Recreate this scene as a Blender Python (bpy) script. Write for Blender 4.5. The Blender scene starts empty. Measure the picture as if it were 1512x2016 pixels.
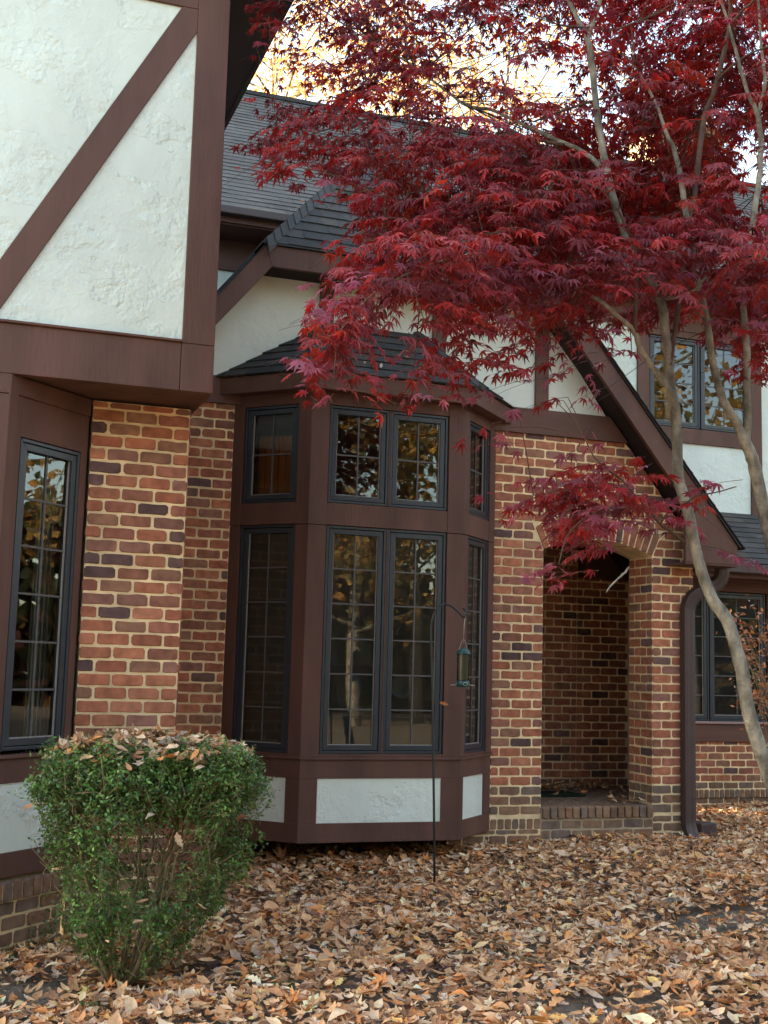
import bpy, math, random
import numpy as np
from mathutils import Vector, Matrix
random.seed(7); RNG = np.random.default_rng(7)
SC = bpy.context.scene
# ------------------------------------------------------------------ camera
F_PX = 2409.6
YAW, PIT, ROL = 0.3385, 0.1276, 0.0271
ZC = 1.50                                  # eye height above the yard (all z below are relative to the eye, then lifted by ZC)
CAM = np.array([0.0, -9.6391, 0.0])
_F = np.array([math.sin(YAW)*math.cos(PIT), math.cos(YAW)*math.cos(PIT), math.sin(PIT)])
_R = np.array([math.cos(YAW), -math.sin(YAW), 0.0]); _U = np.cross(_R, _F)
_R, _U = _R*math.cos(ROL)+_U*math.sin(ROL), -_R*math.sin(ROL)+_U*math.cos(ROL)
def at(u, v, w):
    """point at depth w metres seen in direction (u, v) of the 1512x2016 photograph"""
    return CAM + (_F + _R*(u-756)/F_PX - _U*(v-1008)/F_PX)*w
def at_y(u, v, y):
    d = _F + _R*(u-756)/F_PX - _U*(v-1008)/F_PX
    return CAM + d*((y-CAM[1])/d[1])
def proj(P):
    d = np.asarray(P)-CAM; w = d@_F
    return 756+F_PX*(d@_R)/w, 1008-F_PX*(d@_U)/w, w
cd = bpy.data.cameras.new('camera'); cam = bpy.data.objects.new('camera', cd); SC.collection.objects.link(cam)
cd.sensor_fit = 'VERTICAL'; cd.sensor_height = 24; cd.sensor_width = 18; cd.lens = 24*F_PX/2016
cd.clip_start = .05; cd.clip_end = 400
M = Matrix(((_R[0], _U[0], -_F[0], CAM[0]), (_R[1], _U[1], -_F[1], CAM[1]), (_R[2], _U[2], -_F[2], CAM[2]+ZC), (0, 0, 0, 1)))
cam.matrix_world = M; SC.camera = cam
# ------------------------------------------------------------------ light
SUN_EL, SUN_AZ = 27.0, -55.0        # low sun behind the house (azimuth from +Y toward +X): the front is in open shade
W = bpy.data.worlds.new("World"); SC.world = W; W.use_nodes = True
nt = W.node_tree; bg = nt.nodes['Background']
sky = nt.nodes.new('ShaderNodeTexSky'); sky.sky_type = 'NISHITA'; sky.sun_disc = False
sky.sun_elevation = math.radians(SUN_EL); sky.sun_rotation = math.radians(SUN_AZ)
sky.dust_density = 2.0; sky.ozone_density = .8; sky.air_density = 1.0
nt.links.new(sky.outputs[0], bg.inputs[0]); bg.inputs[1].default_value = .15
sl = bpy.data.lights.new('sun', 'SUN'); sl.energy = 3.5; sl.angle = math.radians(.6); sl.color = (1, .9, .76)
so = bpy.data.objects.new('sun', sl); SC.collection.objects.link(so)
el, az = math.radians(SUN_EL), math.radians(SUN_AZ)
sd = Vector((math.sin(az)*math.cos(el), math.cos(az)*math.cos(el), math.sin(el)))
so.rotation_euler = sd.to_track_quat('Z', 'Y').to_euler(); so.location = (0, 0, 20)
SC.view_settings.view_transform = 'Standard'; SC.view_settings.look = 'None'; SC.view_settings.gamma = 1
SC.view_settings.exposure = 2.8
try:
    SC.view_settings.use_white_balance = True
    SC.view_settings.white_balance_temperature = 7900; SC.view_settings.white_balance_tint = 2
except Exception: pass
SC.cycles.use_denoising = True; SC.cycles.max_bounces = 10; SC.cycles.diffuse_bounces = 6; SC.cycles.transparent_max_bounces = 16
SC.cycles.sample_clamp_indirect = 6
# ------------------------------------------------------------------ materials
def mat(name, col=(.5,.5,.5), rough=.7, spec=.4, attr=False, noise=None, bump=None, trans=0, coord='Object', metal=0):
    """noise=(scale, amount[,stretch xyz]) multiplies the colour; bump=list of (scale, strength, detail, stretch)"""
    m = bpy.data.materials.new(name); m.use_nodes = True; t = m.node_tree; N = t.nodes; L = t.links
    b = N['Principled BSDF']; b.inputs['Roughness'].default_value = rough
    b.inputs['Specular IOR Level'].default_value = spec; b.inputs['Metallic'].default_value = metal
    b.inputs['Base Color'].default_value = (*col, 1)
    tc = N.new('ShaderNodeTexCoord'); src = None
    if attr:
        a = N.new('ShaderNodeAttribute'); a.attribute_name = 'Col'; src = a.outputs['Color']
    if noise:
        mp = N.new('ShaderNodeMapping'); L.new(tc.outputs[coord], mp.inputs[0])
        if len(noise) > 2: mp.inputs['Scale'].default_value = noise[2]
        n = N.new('ShaderNodeTexNoise'); n.inputs['Scale'].default_value = noise[0]; n.inputs['Detail'].default_value = 6
        L.new(mp.outputs[0], n.inputs[0])
        r = N.new('ShaderNodeMapRange'); r.inputs['From Min'].default_value = .25; r.inputs['From Max'].default_value = .75
        r.inputs['To Min'].default_value = 1-noise[1]; r.inputs['To Max'].default_value = 1+noise[1]
        L.new(n.outputs[0], r.inputs[0])
        x = N.new('ShaderNodeVectorMath'); x.operation = 'SCALE'
        if src: L.new(src, x.inputs[0])
        else: x.inputs[0].default_value = col
        L.new(r.outputs[0], x.inputs['Scale']); src = x.outputs[0]
    if src: L.new(src, b.inputs['Base Color'])
    prev = None
    for (s, st, de, sc3) in (bump or []):
        mp = N.new('ShaderNodeMapping'); L.new(tc.outputs[coord], mp.inputs[0]); mp.inputs['Scale'].default_value = sc3
        n = N.new('ShaderNodeTexNoise'); n.inputs['Scale'].default_value = s; n.inputs['Detail'].default_value = de
        L.new(mp.outputs[0], n.inputs[0])
        bp = N.new('ShaderNodeBump'); bp.inputs['Strength'].default_value = 1; bp.inputs['Distance'].default_value = st
        L.new(n.outputs[0], bp.inputs['Height'])
        if prev: L.new(prev, bp.inputs['Normal'])
        prev = bp.outputs[0]
    if prev: L.new(prev, b.inputs['Normal'])
    if trans:
        tr = N.new('ShaderNodeBsdfTranslucent'); mx = N.new('ShaderNodeMixShader'); mx.inputs[0].default_value = trans
        if src: L.new(src, tr.inputs[0])
        else: tr.inputs[0].default_value = (*col, 1)
        L.new(b.outputs[0], mx.inputs[1]); L.new(tr.outputs[0], mx.inputs[2]); L.new(mx.outputs[0], N['Material Output'].inputs[0])
    return m
one = (1, 1, 1)
def weather(m, scale, lo, stretch=(1, 1, 1)):
    """patchy dirt and fading: slow noise multiplied into the base colour"""
    t = m.node_tree; N = t.nodes; L = t.links; b = N['Principled BSDF']; k = b.inputs['Base Color']
    tc = N.new('ShaderNodeTexCoord'); mp = N.new('ShaderNodeMapping'); mp.inputs['Scale'].default_value = stretch; mp.inputs['Location'].default_value = (3, 7, 1); L.new(tc.outputs['Object'], mp.inputs[0])
    n = N.new('ShaderNodeTexNoise'); n.inputs['Scale'].default_value = scale; n.inputs['Detail'].default_value = 5; n.inputs['Roughness'].default_value = .65; L.new(mp.outputs[0], n.inputs[0])
    r = N.new('ShaderNodeMapRange'); r.inputs['From Min'].default_value = .36; r.inputs['From Max'].default_value = .58; r.inputs['To Min'].default_value = lo; r.inputs['To Max'].default_value = 1.06; L.new(n.outputs[0], r.inputs[0])
    x = N.new('ShaderNodeVectorMath'); x.operation = 'SCALE'
    if k.links: L.new(k.links[0].from_socket, x.inputs[0])
    else: x.inputs[0].default_value = k.default_value[:3]
    L.new(r.outputs[0], x.inputs['Scale']); L.new(x.outputs[0], k)
TRIM = mat('brown_stained_wood', (.108, .049, .037), .62, .35, noise=(5, .24, (1, 1, .25)), bump=[(45, .0026, 5, (1, 1, .12)), (400, .0006, 2, one)])
TRIMH = mat('brown_stained_beam', (.108, .049, .037), .62, .35, noise=(5, .24, (.25, 1, 1)), bump=[(45, .0026, 5, (.12, 1, 1)), (400, .0006, 2, one)])
FRAME = mat('charcoal_window_frame', (.021, .029, .040), .38, .5, noise=(14, .12), bump=[(300, .0002, 2, one)])
BAR = mat('grille_bar', (.085, .082, .085), .5, .4)
BEAD = mat('glazing_bead', (.30, .28, .25), .5, .4)
MORT = mat('cream_mortar', (.80, .61, .37), .9, .2, noise=(7, .22), bump=[(120, .003, 5, one)])
MORTD = mat('weathered_mortar', (.40, .32, .22), .9, .2, noise=(7, .28), bump=[(120, .003, 5, one)])
BRICK = mat('handmade_brick', rough=.85, spec=.25, attr=True, noise=(15, .34), bump=[(150, .003, 5, one), (25, .005, 3, one)])
ROOF = mat('dark_asphalt_shingle', rough=.93, spec=.2, attr=True, noise=(90, .3), bump=[(300, .0015, 2, one)])
BARK = mat('grey_maple_bark', (.215, .19, .155), .9, .15, noise=(22, .62, (1, 1, .45)), bump=[(70, .006, 6, (1, 1, .5)), (14, .012, 3, (1, 1, 2.2))])
BARK2 = mat('dark_twig_bark', (.085, .05, .04), .8, .2, noise=(20, .3))
STEM = mat('shrub_stem_bark', (.19, .145, .085), .85, .2, noise=(30, .35))
LEAFR = mat('red_maple_leaf', rough=.42, spec=.6, attr=True, trans=.48)
_b = LEAFR.node_tree.nodes['Principled BSDF']; _b.inputs['Sheen Weight'].default_value = .35; _b.inputs['Sheen Roughness'].default_value = .5; _b.inputs['Sheen Tint'].default_value = (.9, .5, .65, 1)
LEAFG = mat('green_shrub_leaf', rough=.35, spec=.5, attr=True, trans=.25)
LEAFY = mat('golden_autumn_leaf', rough=.6, spec=.3, attr=True, trans=.55)
DRY = mat('dry_fallen_leaf', rough=.72, spec=.25, attr=True, noise=(45, .22), trans=.12)
SOIL = mat('dark_leaf_mould', (.17, .135, .105), .95, .1, noise=(8, .5), bump=[(60, .02, 6, one)])
IRON = mat('black_iron', (.03, .032, .034), .5, .5, metal=.3)
SPOUT = mat('brown_aluminium', (.056, .032, .029), .55, .5, noise=(5, .1))
GREENP = mat('green_plastic', (.012, .055, .052), .35, .5)
STEEL = mat('bare_wire', (.5, .5, .48), .35, .5, metal=.7)
SEED = mat('seed_mix', (.13, .12, .09), .8, .2, noise=(240, .7), bump=[(300, .004, 3, one)])
MATC = mat('dark_green_doormat', (.018, .028, .018), .98, .1, noise=(300, .5), bump=[(500, .004, 2, one)])
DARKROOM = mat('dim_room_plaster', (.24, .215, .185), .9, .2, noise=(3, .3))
SHADE = mat('cream_lamp_shade', (.26, .23, .17), .8, .2, trans=.3)
CERAM = mat('blue_grey_china', (.12, .15, .18), .3, .5)
CURT = mat('rust_orange_curtain', (.32, .10, .03), .9, .2, noise=(30, .3, (1, 1, .1)))
for m_, sc_, lo_, st_ in ((MORT, 1.6, .74, one), (BRICK, 1.3, .80, one), (TRIM, 2.2, .84, (1, 1, .35)), (TRIMH, 2.2, .84, (.5, 1, 1)), (BARK, 7, .50, (1, 1, .5)), (ROOF, .9, .84, one)): weather(m_, sc_, lo_, st_)
# stucco: hand-trowelled relief
def stucco(name, col, amt=1.0):
    m = mat(name, col, .82, .25, noise=(1.6, .05)); t = m.node_tree; N = t.nodes; L = t.links; b = N['Principled BSDF']
    tc = N.new('ShaderNodeTexCoord')
    wn = N.new('ShaderNodeTexNoise'); wn.inputs['Scale'].default_value = 2.2; wn.inputs['Detail'].default_value = 2; L.new(tc.outputs['Object'], wn.inputs[0])
    ad = N.new('ShaderNodeVectorMath'); ad.operation = 'MULTIPLY_ADD'; ad.inputs[1].default_value = (.5, .5, .5)
    L.new(wn.outputs['Color'], ad.inputs[0]); L.new(tc.outputs['Object'], ad.inputs[2])
    n1 = N.new('ShaderNodeTexVoronoi'); n1.feature = 'F1'; n1.distance = 'CHEBYCHEV'; n1.inputs['Scale'].default_value = 4.2; n1.inputs['Randomness'].default_value = 1; L.new(ad.outputs[0], n1.inputs[0])
    n3 = N.new('ShaderNodeTexNoise'); n3.inputs['Scale'].default_value = 9; n3.inputs['Detail'].default_value = 4; n3.inputs['Roughness'].default_value = .6; L.new(tc.outputs['Object'], n3.inputs[0])
    sep = N.new('ShaderNodeSeparateColor'); L.new(n1.outputs['Color'], sep.inputs[0])      # each trowel stroke has its own level
    mk = N.new('ShaderNodeMapRange'); mk.inputs['From Min'].default_value = .34; mk.inputs['From Max'].default_value = .62; L.new(n3.outputs[0], mk.inputs[0])
    r1 = N.new('ShaderNodeMath'); r1.operation = 'MULTIPLY'; L.new(sep.outputs[0], r1.inputs[0]); L.new(mk.outputs[0], r1.inputs[1])
    b1 = N.new('ShaderNodeBump'); b1.inputs['Strength'].default_value = 1; b1.inputs['Distance'].default_value = .0075*amt; L.new(r1.outputs[0], b1.inputs['Height'])
    n2 = N.new('ShaderNodeTexNoise'); n2.inputs['Scale'].default_value = 60; n2.inputs['Detail'].default_value = 3; L.new(tc.outputs['Object'], n2.inputs[0])
    b2 = N.new('ShaderNodeBump'); b2.inputs['Strength'].default_value = .6; b2.inputs['Distance'].default_value = .0016; L.new(n2.outputs[0], b2.inputs['Height']); L.new(b1.outputs[0], b2.inputs['Normal'])
    L.new(b2.outputs[0], b.inputs['Normal']); return m
_st = stucco
STUC = stucco('white_trowelled_stucco', (.65, .71, .65), 1.5); STUCF = stucco('cream_flat_stucco', (.62, .64, .56), .45)
for m_ in (STUC, STUCF): weather(m_, 1.1, .93, (1, 1, .5))
# glass: thin pane, mirror reflection over a see-through interior
GLASS = bpy.data.materials.new('window_glass'); GLASS.use_nodes = True
t = GLASS.node_tree; N = t.nodes; L = t.links; N.remove(N['Principled BSDF'])
fr = N.new('ShaderNodeFresnel'); fr.inputs[0].default_value = 1.72
gl = N.new('ShaderNodeBsdfGlossy'); gl.inputs['Roughness'].default_value = .012
tp = N.new('ShaderNodeBsdfTransparent'); tp.inputs[0].default_value = (.78, .82, .8, 1)
tcg = N.new('ShaderNodeTexCoord'); ng = N.new('ShaderNodeTexNoise'); ng.inputs['Scale'].default_value = 2.5; L.new(tcg.outputs['Object'], ng.inputs[0])
bg2 = N.new('ShaderNodeBump'); bg2.inputs['Distance'].default_value = .00016; L.new(ng.outputs[0], bg2.inputs['Height']); L.new(bg2.outputs[0], gl.inputs['Normal'])
mx = N.new('ShaderNodeMixShader'); L.new(fr.outputs[0], mx.inputs[0]); L.new(tp.outputs[0], mx.inputs[1]); L.new(gl.outputs[0], mx.inputs[2]); L.new(mx.outputs[0], N['Material Output'].inputs[0])
SCREEN = bpy.data.materials.new('fibreglass_mesh'); SCREEN.use_nodes = True; t = SCREEN.node_tree; N = t.nodes; L = t.links; b = N['Principled BSDF']; b.inputs['Base Color'].default_value = (.16, .16, .165, 1); b.inputs['Roughness'].default_value = .8
tp = N.new('ShaderNodeBsdfTransparent'); mx = N.new('ShaderNodeMixShader'); mx.inputs[0].default_value = .42; L.new(tp.outputs[0], mx.inputs[1]); L.new(b.outputs[0], mx.inputs[2]); L.new(mx.outputs[0], N['Material Output'].inputs[0])
# brick paving (porch floor)
PAVE = mat('porch_brick_paving', (.2, .1, .06), .85, .2); t = PAVE.node_tree; N = t.nodes; L = t.links; b = N['Principled BSDF']
tc = N.new('ShaderNodeTexCoord'); mp = N.new('ShaderNodeMapping'); mp.inputs['Rotation'].default_value = (0, 0, math.radians(90)); L.new(tc.outputs['Object'], mp.inputs[0])
bt = N.new('ShaderNodeTexBrick'); bt.inputs['Scale'].default_value = 1; bt.inputs['Brick Width'].default_value = .205; bt.inputs['Row Height'].default_value = .078; bt.inputs['Mortar Size'].default_value = .006
bt.inputs['Color1'].default_value = (.17, .085, .055, 1); bt.inputs['Color2'].default_value = (.10, .055, .04, 1); bt.inputs['Mortar'].default_value = (.42, .33, .22, 1)
L.new(mp.outputs[0], bt.inputs[0]); L.new(bt.outputs[0], b.inputs['Base Color'])
# ------------------------------------------------------------------ mesh helpers
class MB:
    def __init__(s): s.v = []; s.f = []; s.c = []
    def add(s, V, F, col=None):
        n = len(s.v); s.v += [tuple(map(float, p)) for p in V]; s.f += [tuple(i+n for i in f) for f in F]
        s.c += [col or (1, 1, 1)]*len(V)
    def hexa(s, P, col=None):      # 8 corners: bottom 4 ccw, top 4
        s.add(P, [(3, 2, 1, 0), (4, 5, 6, 7), (0, 1, 5, 4), (1, 2, 6, 5), (2, 3, 7, 6), (3, 0, 4, 7)], col)
    def box(s, x0, x1, y0, y1, z0, z1, col=None):
        s.hexa([(x0, y0, z0), (x1, y0, z0), (x1, y1, z0), (x0, y1, z0), (x0, y0, z1), (x1, y0, z1), (x1, y1, z1), (x0, y1, z1)], col)
    def fb(s, fr, s0, s1, d0, d1, z0, z1, col=None):   # box on a wall frame: s along, d outward
        P = []
        for z in (z0, z1):
            for (a, d) in ((s0, d1), (s1, d1), (s1, d0), (s0, d0)): P.append(fr.p(a, d, z))
        s.hexa(P, col)
    def prism(s, fr, poly, d0, d1, col=None):         # polygon (s,z) extruded along d; ccw seen from outside
        n = len(poly); V = [fr.p(a, d1, z) for a, z in poly]+[fr.p(a, d0, z) for a, z in poly]
        s.add(V, [tuple(range(n)), tuple(range(2*n-1, n-1, -1))]+[(i, i+n, (i+1) % n+n, (i+1) % n) for i in range(n)], col)
    def tube(s, pts, rad, k=6, col=None, cap=True):
        pts = [np.array(p, float) for p in pts]; n = len(pts); V = []
        ref = np.array((.31, .22, .92)); prev = None
        for i, p in enumerate(pts):
            t = pts[min(i+1, n-1)]-pts[max(i-1, 0)]; t = t/(np.linalg.norm(t)+1e-9)
            a = np.cross(t, ref) if prev is None else prev-t*(prev@t)
            if np.linalg.norm(a) < 1e-4: a = np.cross(t, (1, 0, 0))
            a = a/np.linalg.norm(a); prev = a; bb = np.cross(t, a)
            r = rad[i] if hasattr(rad, '__len__') else rad
            for j in range(k):
                an = 2*math.pi*j/k; V.append(p+(a*math.cos(an)+bb*math.sin(an))*r)
        Fc = [(i*k+j, i*k+(j+1) % k, (i+1)*k+(j+1) % k, (i+1)*k+j) for i in range(n-1) for j in range(k)]
        if cap: Fc += [tuple(range(k-1, -1, -1)), tuple((n-1)*k+j for j in range(k))]
        s.add(V, Fc, col)
    def lathe(s, c, prof, k=20, col=None):
        V = []; n = len(prof)
        for r, z in prof:
            for j in range(k):
                a = 2*math.pi*j/k; V.append((c[0]+r*math.cos(a), c[1]+r*math.sin(a), c[2]+z))
        Fc = [(i*k+j, i*k+(j+1) % k, (i+1)*k+(j+1) % k, (i+1)*k+j) for i in range(n-1) for j in range(k)]
        Fc += [tuple(range(k-1, -1, -1)), tuple((n-1)*k+j for j in range(k))]
        s.add(V, Fc, col)
    def build(s, name, m, parent=None, bevel=0, smooth=False, attr=False):
        return make(name, np.array(s.v), s.f, m, parent, np.array(s.c) if attr else None, bevel, smooth)
class Fr:
    def __init__(s, ox, oy, ang):                    # ang: direction of s; outward normal is to the right of it
        s.o = (ox, oy); s.u = (math.cos(ang), math.sin(ang)); s.n = (math.sin(ang), -math.cos(ang))
    def p(s, a, d, z): return (s.o[0]+s.u[0]*a+s.n[0]*d, s.o[1]+s.u[1]*a+s.n[1]*d, z)
def wloc(o):
    p = np.zeros(3)
    while o is not None: p += np.array(o.location); o = o.parent
    return p
def make(name, V, Fc, m, parent=None, cols=None, bevel=0, smooth=False):
    """V are world points (eye-relative z); they are lifted by ZC and made relative to the parent"""
    me = bpy.data.meshes.new(name); V = np.asarray(V, float)+np.array((0, 0, ZC)); base = wloc(parent) if parent else np.zeros(3)
    if parent is None:
        base = np.array(((V[:, 0].min()+V[:, 0].max())/2, (V[:, 1].min()+V[:, 1].max())/2, V[:, 2].min()))
    V = V-base
    if isinstance(Fc, np.ndarray):
        nf, k = Fc.shape; me.vertices.add(len(V)); me.vertices.foreach_set('co', V.astype(np.float32).ravel())
        me.loops.add(nf*k); me.loops.foreach_set('vertex_index', Fc.astype(np.int32).ravel())
        me.polygons.add(nf); me.polygons.foreach_set('loop_start', np.arange(0, nf*k, k, dtype=np.int32)); me.update(calc_edges=True)
    else: me.from_pydata(V.tolist(), [], Fc); me.update()
    if cols is not None:
        a = me.color_attributes.new('Col', 'FLOAT_COLOR', 'POINT'); c = np.ones((len(V), 4), np.float32); c[:, :3] = cols; a.data.foreach_set('color', c.ravel())
    if smooth: me.polygons.foreach_set('use_smooth', np.ones(len(me.polygons), bool))
    me.materials.append(m); o = bpy.data.objects.new(name, me); SC.collection.objects.link(o)
    if parent: o.parent = parent
    else: o.location = base
    if bevel:
        b = o.modifiers.new('bevel', 'BEVEL'); b.width = bevel; b.segments = 2; b.limit_method = 'ANGLE'
    return o
def tag(o, label=None, cat=None, group=None, kind=None):
    for k, v in (('label', label), ('category', cat), ('group', group), ('kind', kind)):
        if v: o[k] = v
    return o
def thing(name, loc, label, cat, group=None):
    o = bpy.data.objects.new(name, None); SC.collection.objects.link(o); o.location = (loc[0], loc[1], loc[2]+ZC); o.empty_display_size = .2
    return tag(o, label, cat, group)
def ground_z(x, y):
    return -1.462-.038*np.clip(5-x, 0, 9)+.012*np.sin(1.7*x+.6*y)+.02*np.sin(.9*y-.5*x)-.01*np.clip(-y-1, 0, 30)*.4
# ================================================================== HOUSE
house = thing('brick_house', (3.5, 1.0, -1.45), 'two-storey red brick and white stucco house with dark brown timbering and a bay window', 'house')
q45 = math.pi/4
FW = Fr(0, 0, 0); FB = Fr(2.591, -.51, 0); FR = Fr(3.905, -.51, q45); FL = Fr(2.081, 0, -q45)
FA = Fr(.2456, -2.511, q45); FP = Fr(0, -2.007, 0); FJ = Fr(0, -2.50, 0); FG = Fr(0, 2.4, 0); FU = Fr(0, 3.1, 0)
FS = Fr(1.364, -2.007, math.pi/2)       # right side of the left wing, s runs back
BW, BH, MG = .2032, .0813, .0155
def brick_col(z=0, plinth=None):
    r = random.random()
    if plinth is not None and z < plinth:
        if random.random() < .2: return (.25, .13, .08)
        c = random.choice([(.22, .135, .09), (.26, .15, .095), (.18, .125, .10), (.21, .12, .08)])
    elif r < .60: c = random.choice([(.38, .135, .078), (.42, .165, .097), (.35, .12, .072), (.40, .15, .083), (.33, .125, .085)])
    elif r < .91: c = random.choice([(.27, .11, .072), (.29, .14, .09), (.26, .12, .09)])
    else: c = random.choice([(.15, .085, .08), (.18, .10, .085), (.12, .07, .066)])
    k = random.uniform(.85, 1.12); return tuple(v*k for v in c)
def clip_poly(P, n, c):      # keep points with n.p <= c
    out = []
    for i in range(len(P)):
        a, b = P[i], P[(i+1) % len(P)]; da = n[0]*a[0]+n[1]*a[1]-c; db = n[0]*b[0]+n[1]*b[1]-c
        if da <= 0: out.append(a)
        if (da < 0 < db) or (db < 0 < da):
            t = da/(da-db); out.append((a[0]+(b[0]-a[0])*t, a[1]+(b[1]-a[1])*t))
    return out
def one_brick(mb, fr, poly, col, proud=.006):
    cx = sum(p[0] for p in poly)/len(poly); cz = sum(p[1] for p in poly)/len(poly)
    pts = []
    n = len(poly)
    for i in range(n):                                   # round each corner, wobble the edges
        a, b, c = poly[i-1], poly[i], poly[(i+1) % n]
        for q, t in ((a, .007), (c, .007)):
            L_ = math.hypot(q[0]-b[0], q[1]-b[1])+1e-9; t = min(t*random.uniform(.4, 2.5), L_*.3)
            pts.append((b[0]+(q[0]-b[0])*t/L_, b[1]+(q[1]-b[1])*t/L_))
        L_ = math.hypot(c[0]-b[0], c[1]-b[1])
        if L_ > .08:
            for s in (.33, .66):
                pts.append((b[0]+(c[0]-b[0])*s+random.gauss(0, .0018), b[1]+(c[1]-b[1])*s+random.gauss(0, .0022)))
    k = len(pts); pr = proud+random.uniform(-.002, .003); tilt = random.gauss(0, .008)
    V = []
    for (sc, d) in ((1, -.006), (1, pr-.004), (None, pr)):
        for p in pts:
            if sc is None:
                dx, dz = cx-p[0], cz-p[1]; L_ = math.hypot(dx, dz)+1e-9; q = (p[0]+dx/L_*.005, p[1]+dz/L_*.004)
            else: q = p
            V.append(fr.p(q[0], d+tilt*(q[0]-cx), q[1]))
    Fc = []
    for r in (0, 1):
        Fc += [(r*k+i, r*k+(i+1) % k, (r+1)*k+(i+1) % k, (r+1)*k+i) for i in range(k)]
    Fc.append(tuple(2*k+i for i in range(k)))
    mb.add(V, Fc, col)
def brickwork(mb, fr, s0, s1, z0, z1, zph=-1.0378, sph=4.465, clips=(), arch=None, hole=None, plinth=None, skip=None, odd=0):
    """running bond; clips = half planes (nx,nz,c) kept where n.p<=c; hole=(s0,s1,ztop)"""
    i0 = math.floor((z0-zph)/BH); i1 = math.ceil((z1-zph)/BH)
    for i in range(i0, i1):
        za, zb = zph+i*BH+MG/2, zph+(i+1)*BH-MG/2
        za, zb = max(za, z0), min(zb, z1)
        if zb-za < .02: continue
        if skip and skip[0] < (za+zb)/2 < skip[1]: continue
        off = sph+(BW/2 if (i+odd) % 2 else 0)
        j0 = math.floor((s0-off)/BW); j1 = math.ceil((s1-off)/BW)
        for j in range(j0, j1):
            a, b = off+j*BW+MG/2+random.gauss(0, .0015), off+(j+1)*BW-MG/2+random.gauss(0, .0015)
            a, b = max(a, s0), min(b, s1)
            if b-a < .022: continue
            zz = random.gauss(0, .0008)
            segs = [(a, b)]
            if hole and (za+zb)/2 < hole[2]:
                segs = []
                if a < hole[0]: segs.append((a, min(b, hole[0])))
                if b > hole[1]: segs.append((max(a, hole[1]), b))
            for a2, b2 in segs:
                if b2-a2 < .02: continue
                P = [(a2, za+zz), (b2, za+zz), (b2, zb+zz), (a2, zb+zz)]
                if arch:
                    cx, cz, R, ang = arch; mx_, mz_ = (a2+b2)/2, (za+zb)/2
                    th = math.atan2(mx_-cx, mz_-cz)
                    if abs(th) < ang:
                        if math.hypot(mx_-cx, mz_-cz) < R-.012: continue
                        nx, nz = math.sin(th), math.cos(th); P = clip_poly(P, (-nx, -nz), -(nx*cx+nz*cz)-R-.006)
                    else:                                   # skewback
                        sg = 1 if th > 0 else -1; ta = sg*ang; nx, nz = -math.cos(ta)*sg, math.sin(ta)*sg
                        if math.hypot(mx_-cx, mz_-cz) < R+.05 and mz_ > .93:
                            P = clip_poly(P, (nx, nz), nx*cx+nz*cz-.006)
                for (nx, nz, c) in clips:
                    if len(P) > 2: P = clip_poly(P, (nx, nz), c)
                if len(P) < 3: continue
                ar = abs(sum(P[q][0]*P[(q+1) % len(P)][1]-P[(q+1) % len(P)][0]*P[q][1] for q in range(len(P))))/2
                if ar < .0009: continue
                one_brick(mb, fr, P, brick_col(za, plinth))
def soldiers(mb, fr, s0, s1, z0, z1, pitch=.068, proud=.006, plinth=True, gap=.012):
    n = max(1, round((s1-s0)/pitch)); pt = (s1-s0)/n
    for i in range(n):
        a = s0+i*pt+gap/2; one_brick(mb, fr, [(a, z0), (a+pt-gap, z0), (a+pt-gap, z1), (a, z1)], brick_col(-9 if plinth else 0, 0), proud)
# --- main wall ------------------------------------------------------
OP0, OP1, SPR, AR = 4.888, 5.990, 1.083, 1.35
acx = (OP0+OP1)/2; aang = math.asin((OP1-OP0)/2/AR); acz = SPR-AR*math.cos(aang); VO = .212
bm = MB(); mm = MB(); md = MB()
rk = (1.24, 1.0, 2.335+1.24*5.529)                    # rake line: 1.24 x + z <= c
brickwork(bm, FW, 1.364, 2.080, -1.75, 2.098, odd=1, sph=4.46)
brickwork(bm, FW, 4.02, 4.41, -1.75, -1.10, plinth=-1.0)
brickwork(bm, FW, OP1, 6.42, -1.226, 1.0755, sph=OP1-.0078, plinth=-.98)
brickwork(bm, FW, 4.41, 6.42, -1.226, 2.098, sph=4.4894, clips=(rk,), hole=(OP0, 9, 1.0755), arch=(acx, acz, AR+VO, aang), plinth=-.98)
brickwork(bm, FW, 4.41, OP0, -1.75, -1.322, plinth=0); brickwork(bm, FW, OP1, 6.42, -1.75, -1.226, plinth=0)
soldiers(bm, FW, 4.41, OP0, -1.316, -1.232)
nv = 17                                                # voussoirs
for i in range(nv):
    t0 = -aang+2*aang*i/nv; t1 = -aang+2*aang*(i+1)/nv; g = .0055/AR
    P = [(acx+r*math.sin(t), acz+r*math.cos(t)) for r, t in ((AR, t0+g), (AR, t1-g), (AR+VO, t1-g), (AR+VO, t0+g))]
    one_brick(bm, FW, P, brick_col())
# pier reveal (faces left) and soffit of arch
FV = Fr(OP1, .40, -math.pi/2)                          # s runs toward the viewer, normal -x
brickwork(bm, FV, 0, .398, -1.12, 1.10, sph=.1, odd=1, plinth=-1.0)
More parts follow.
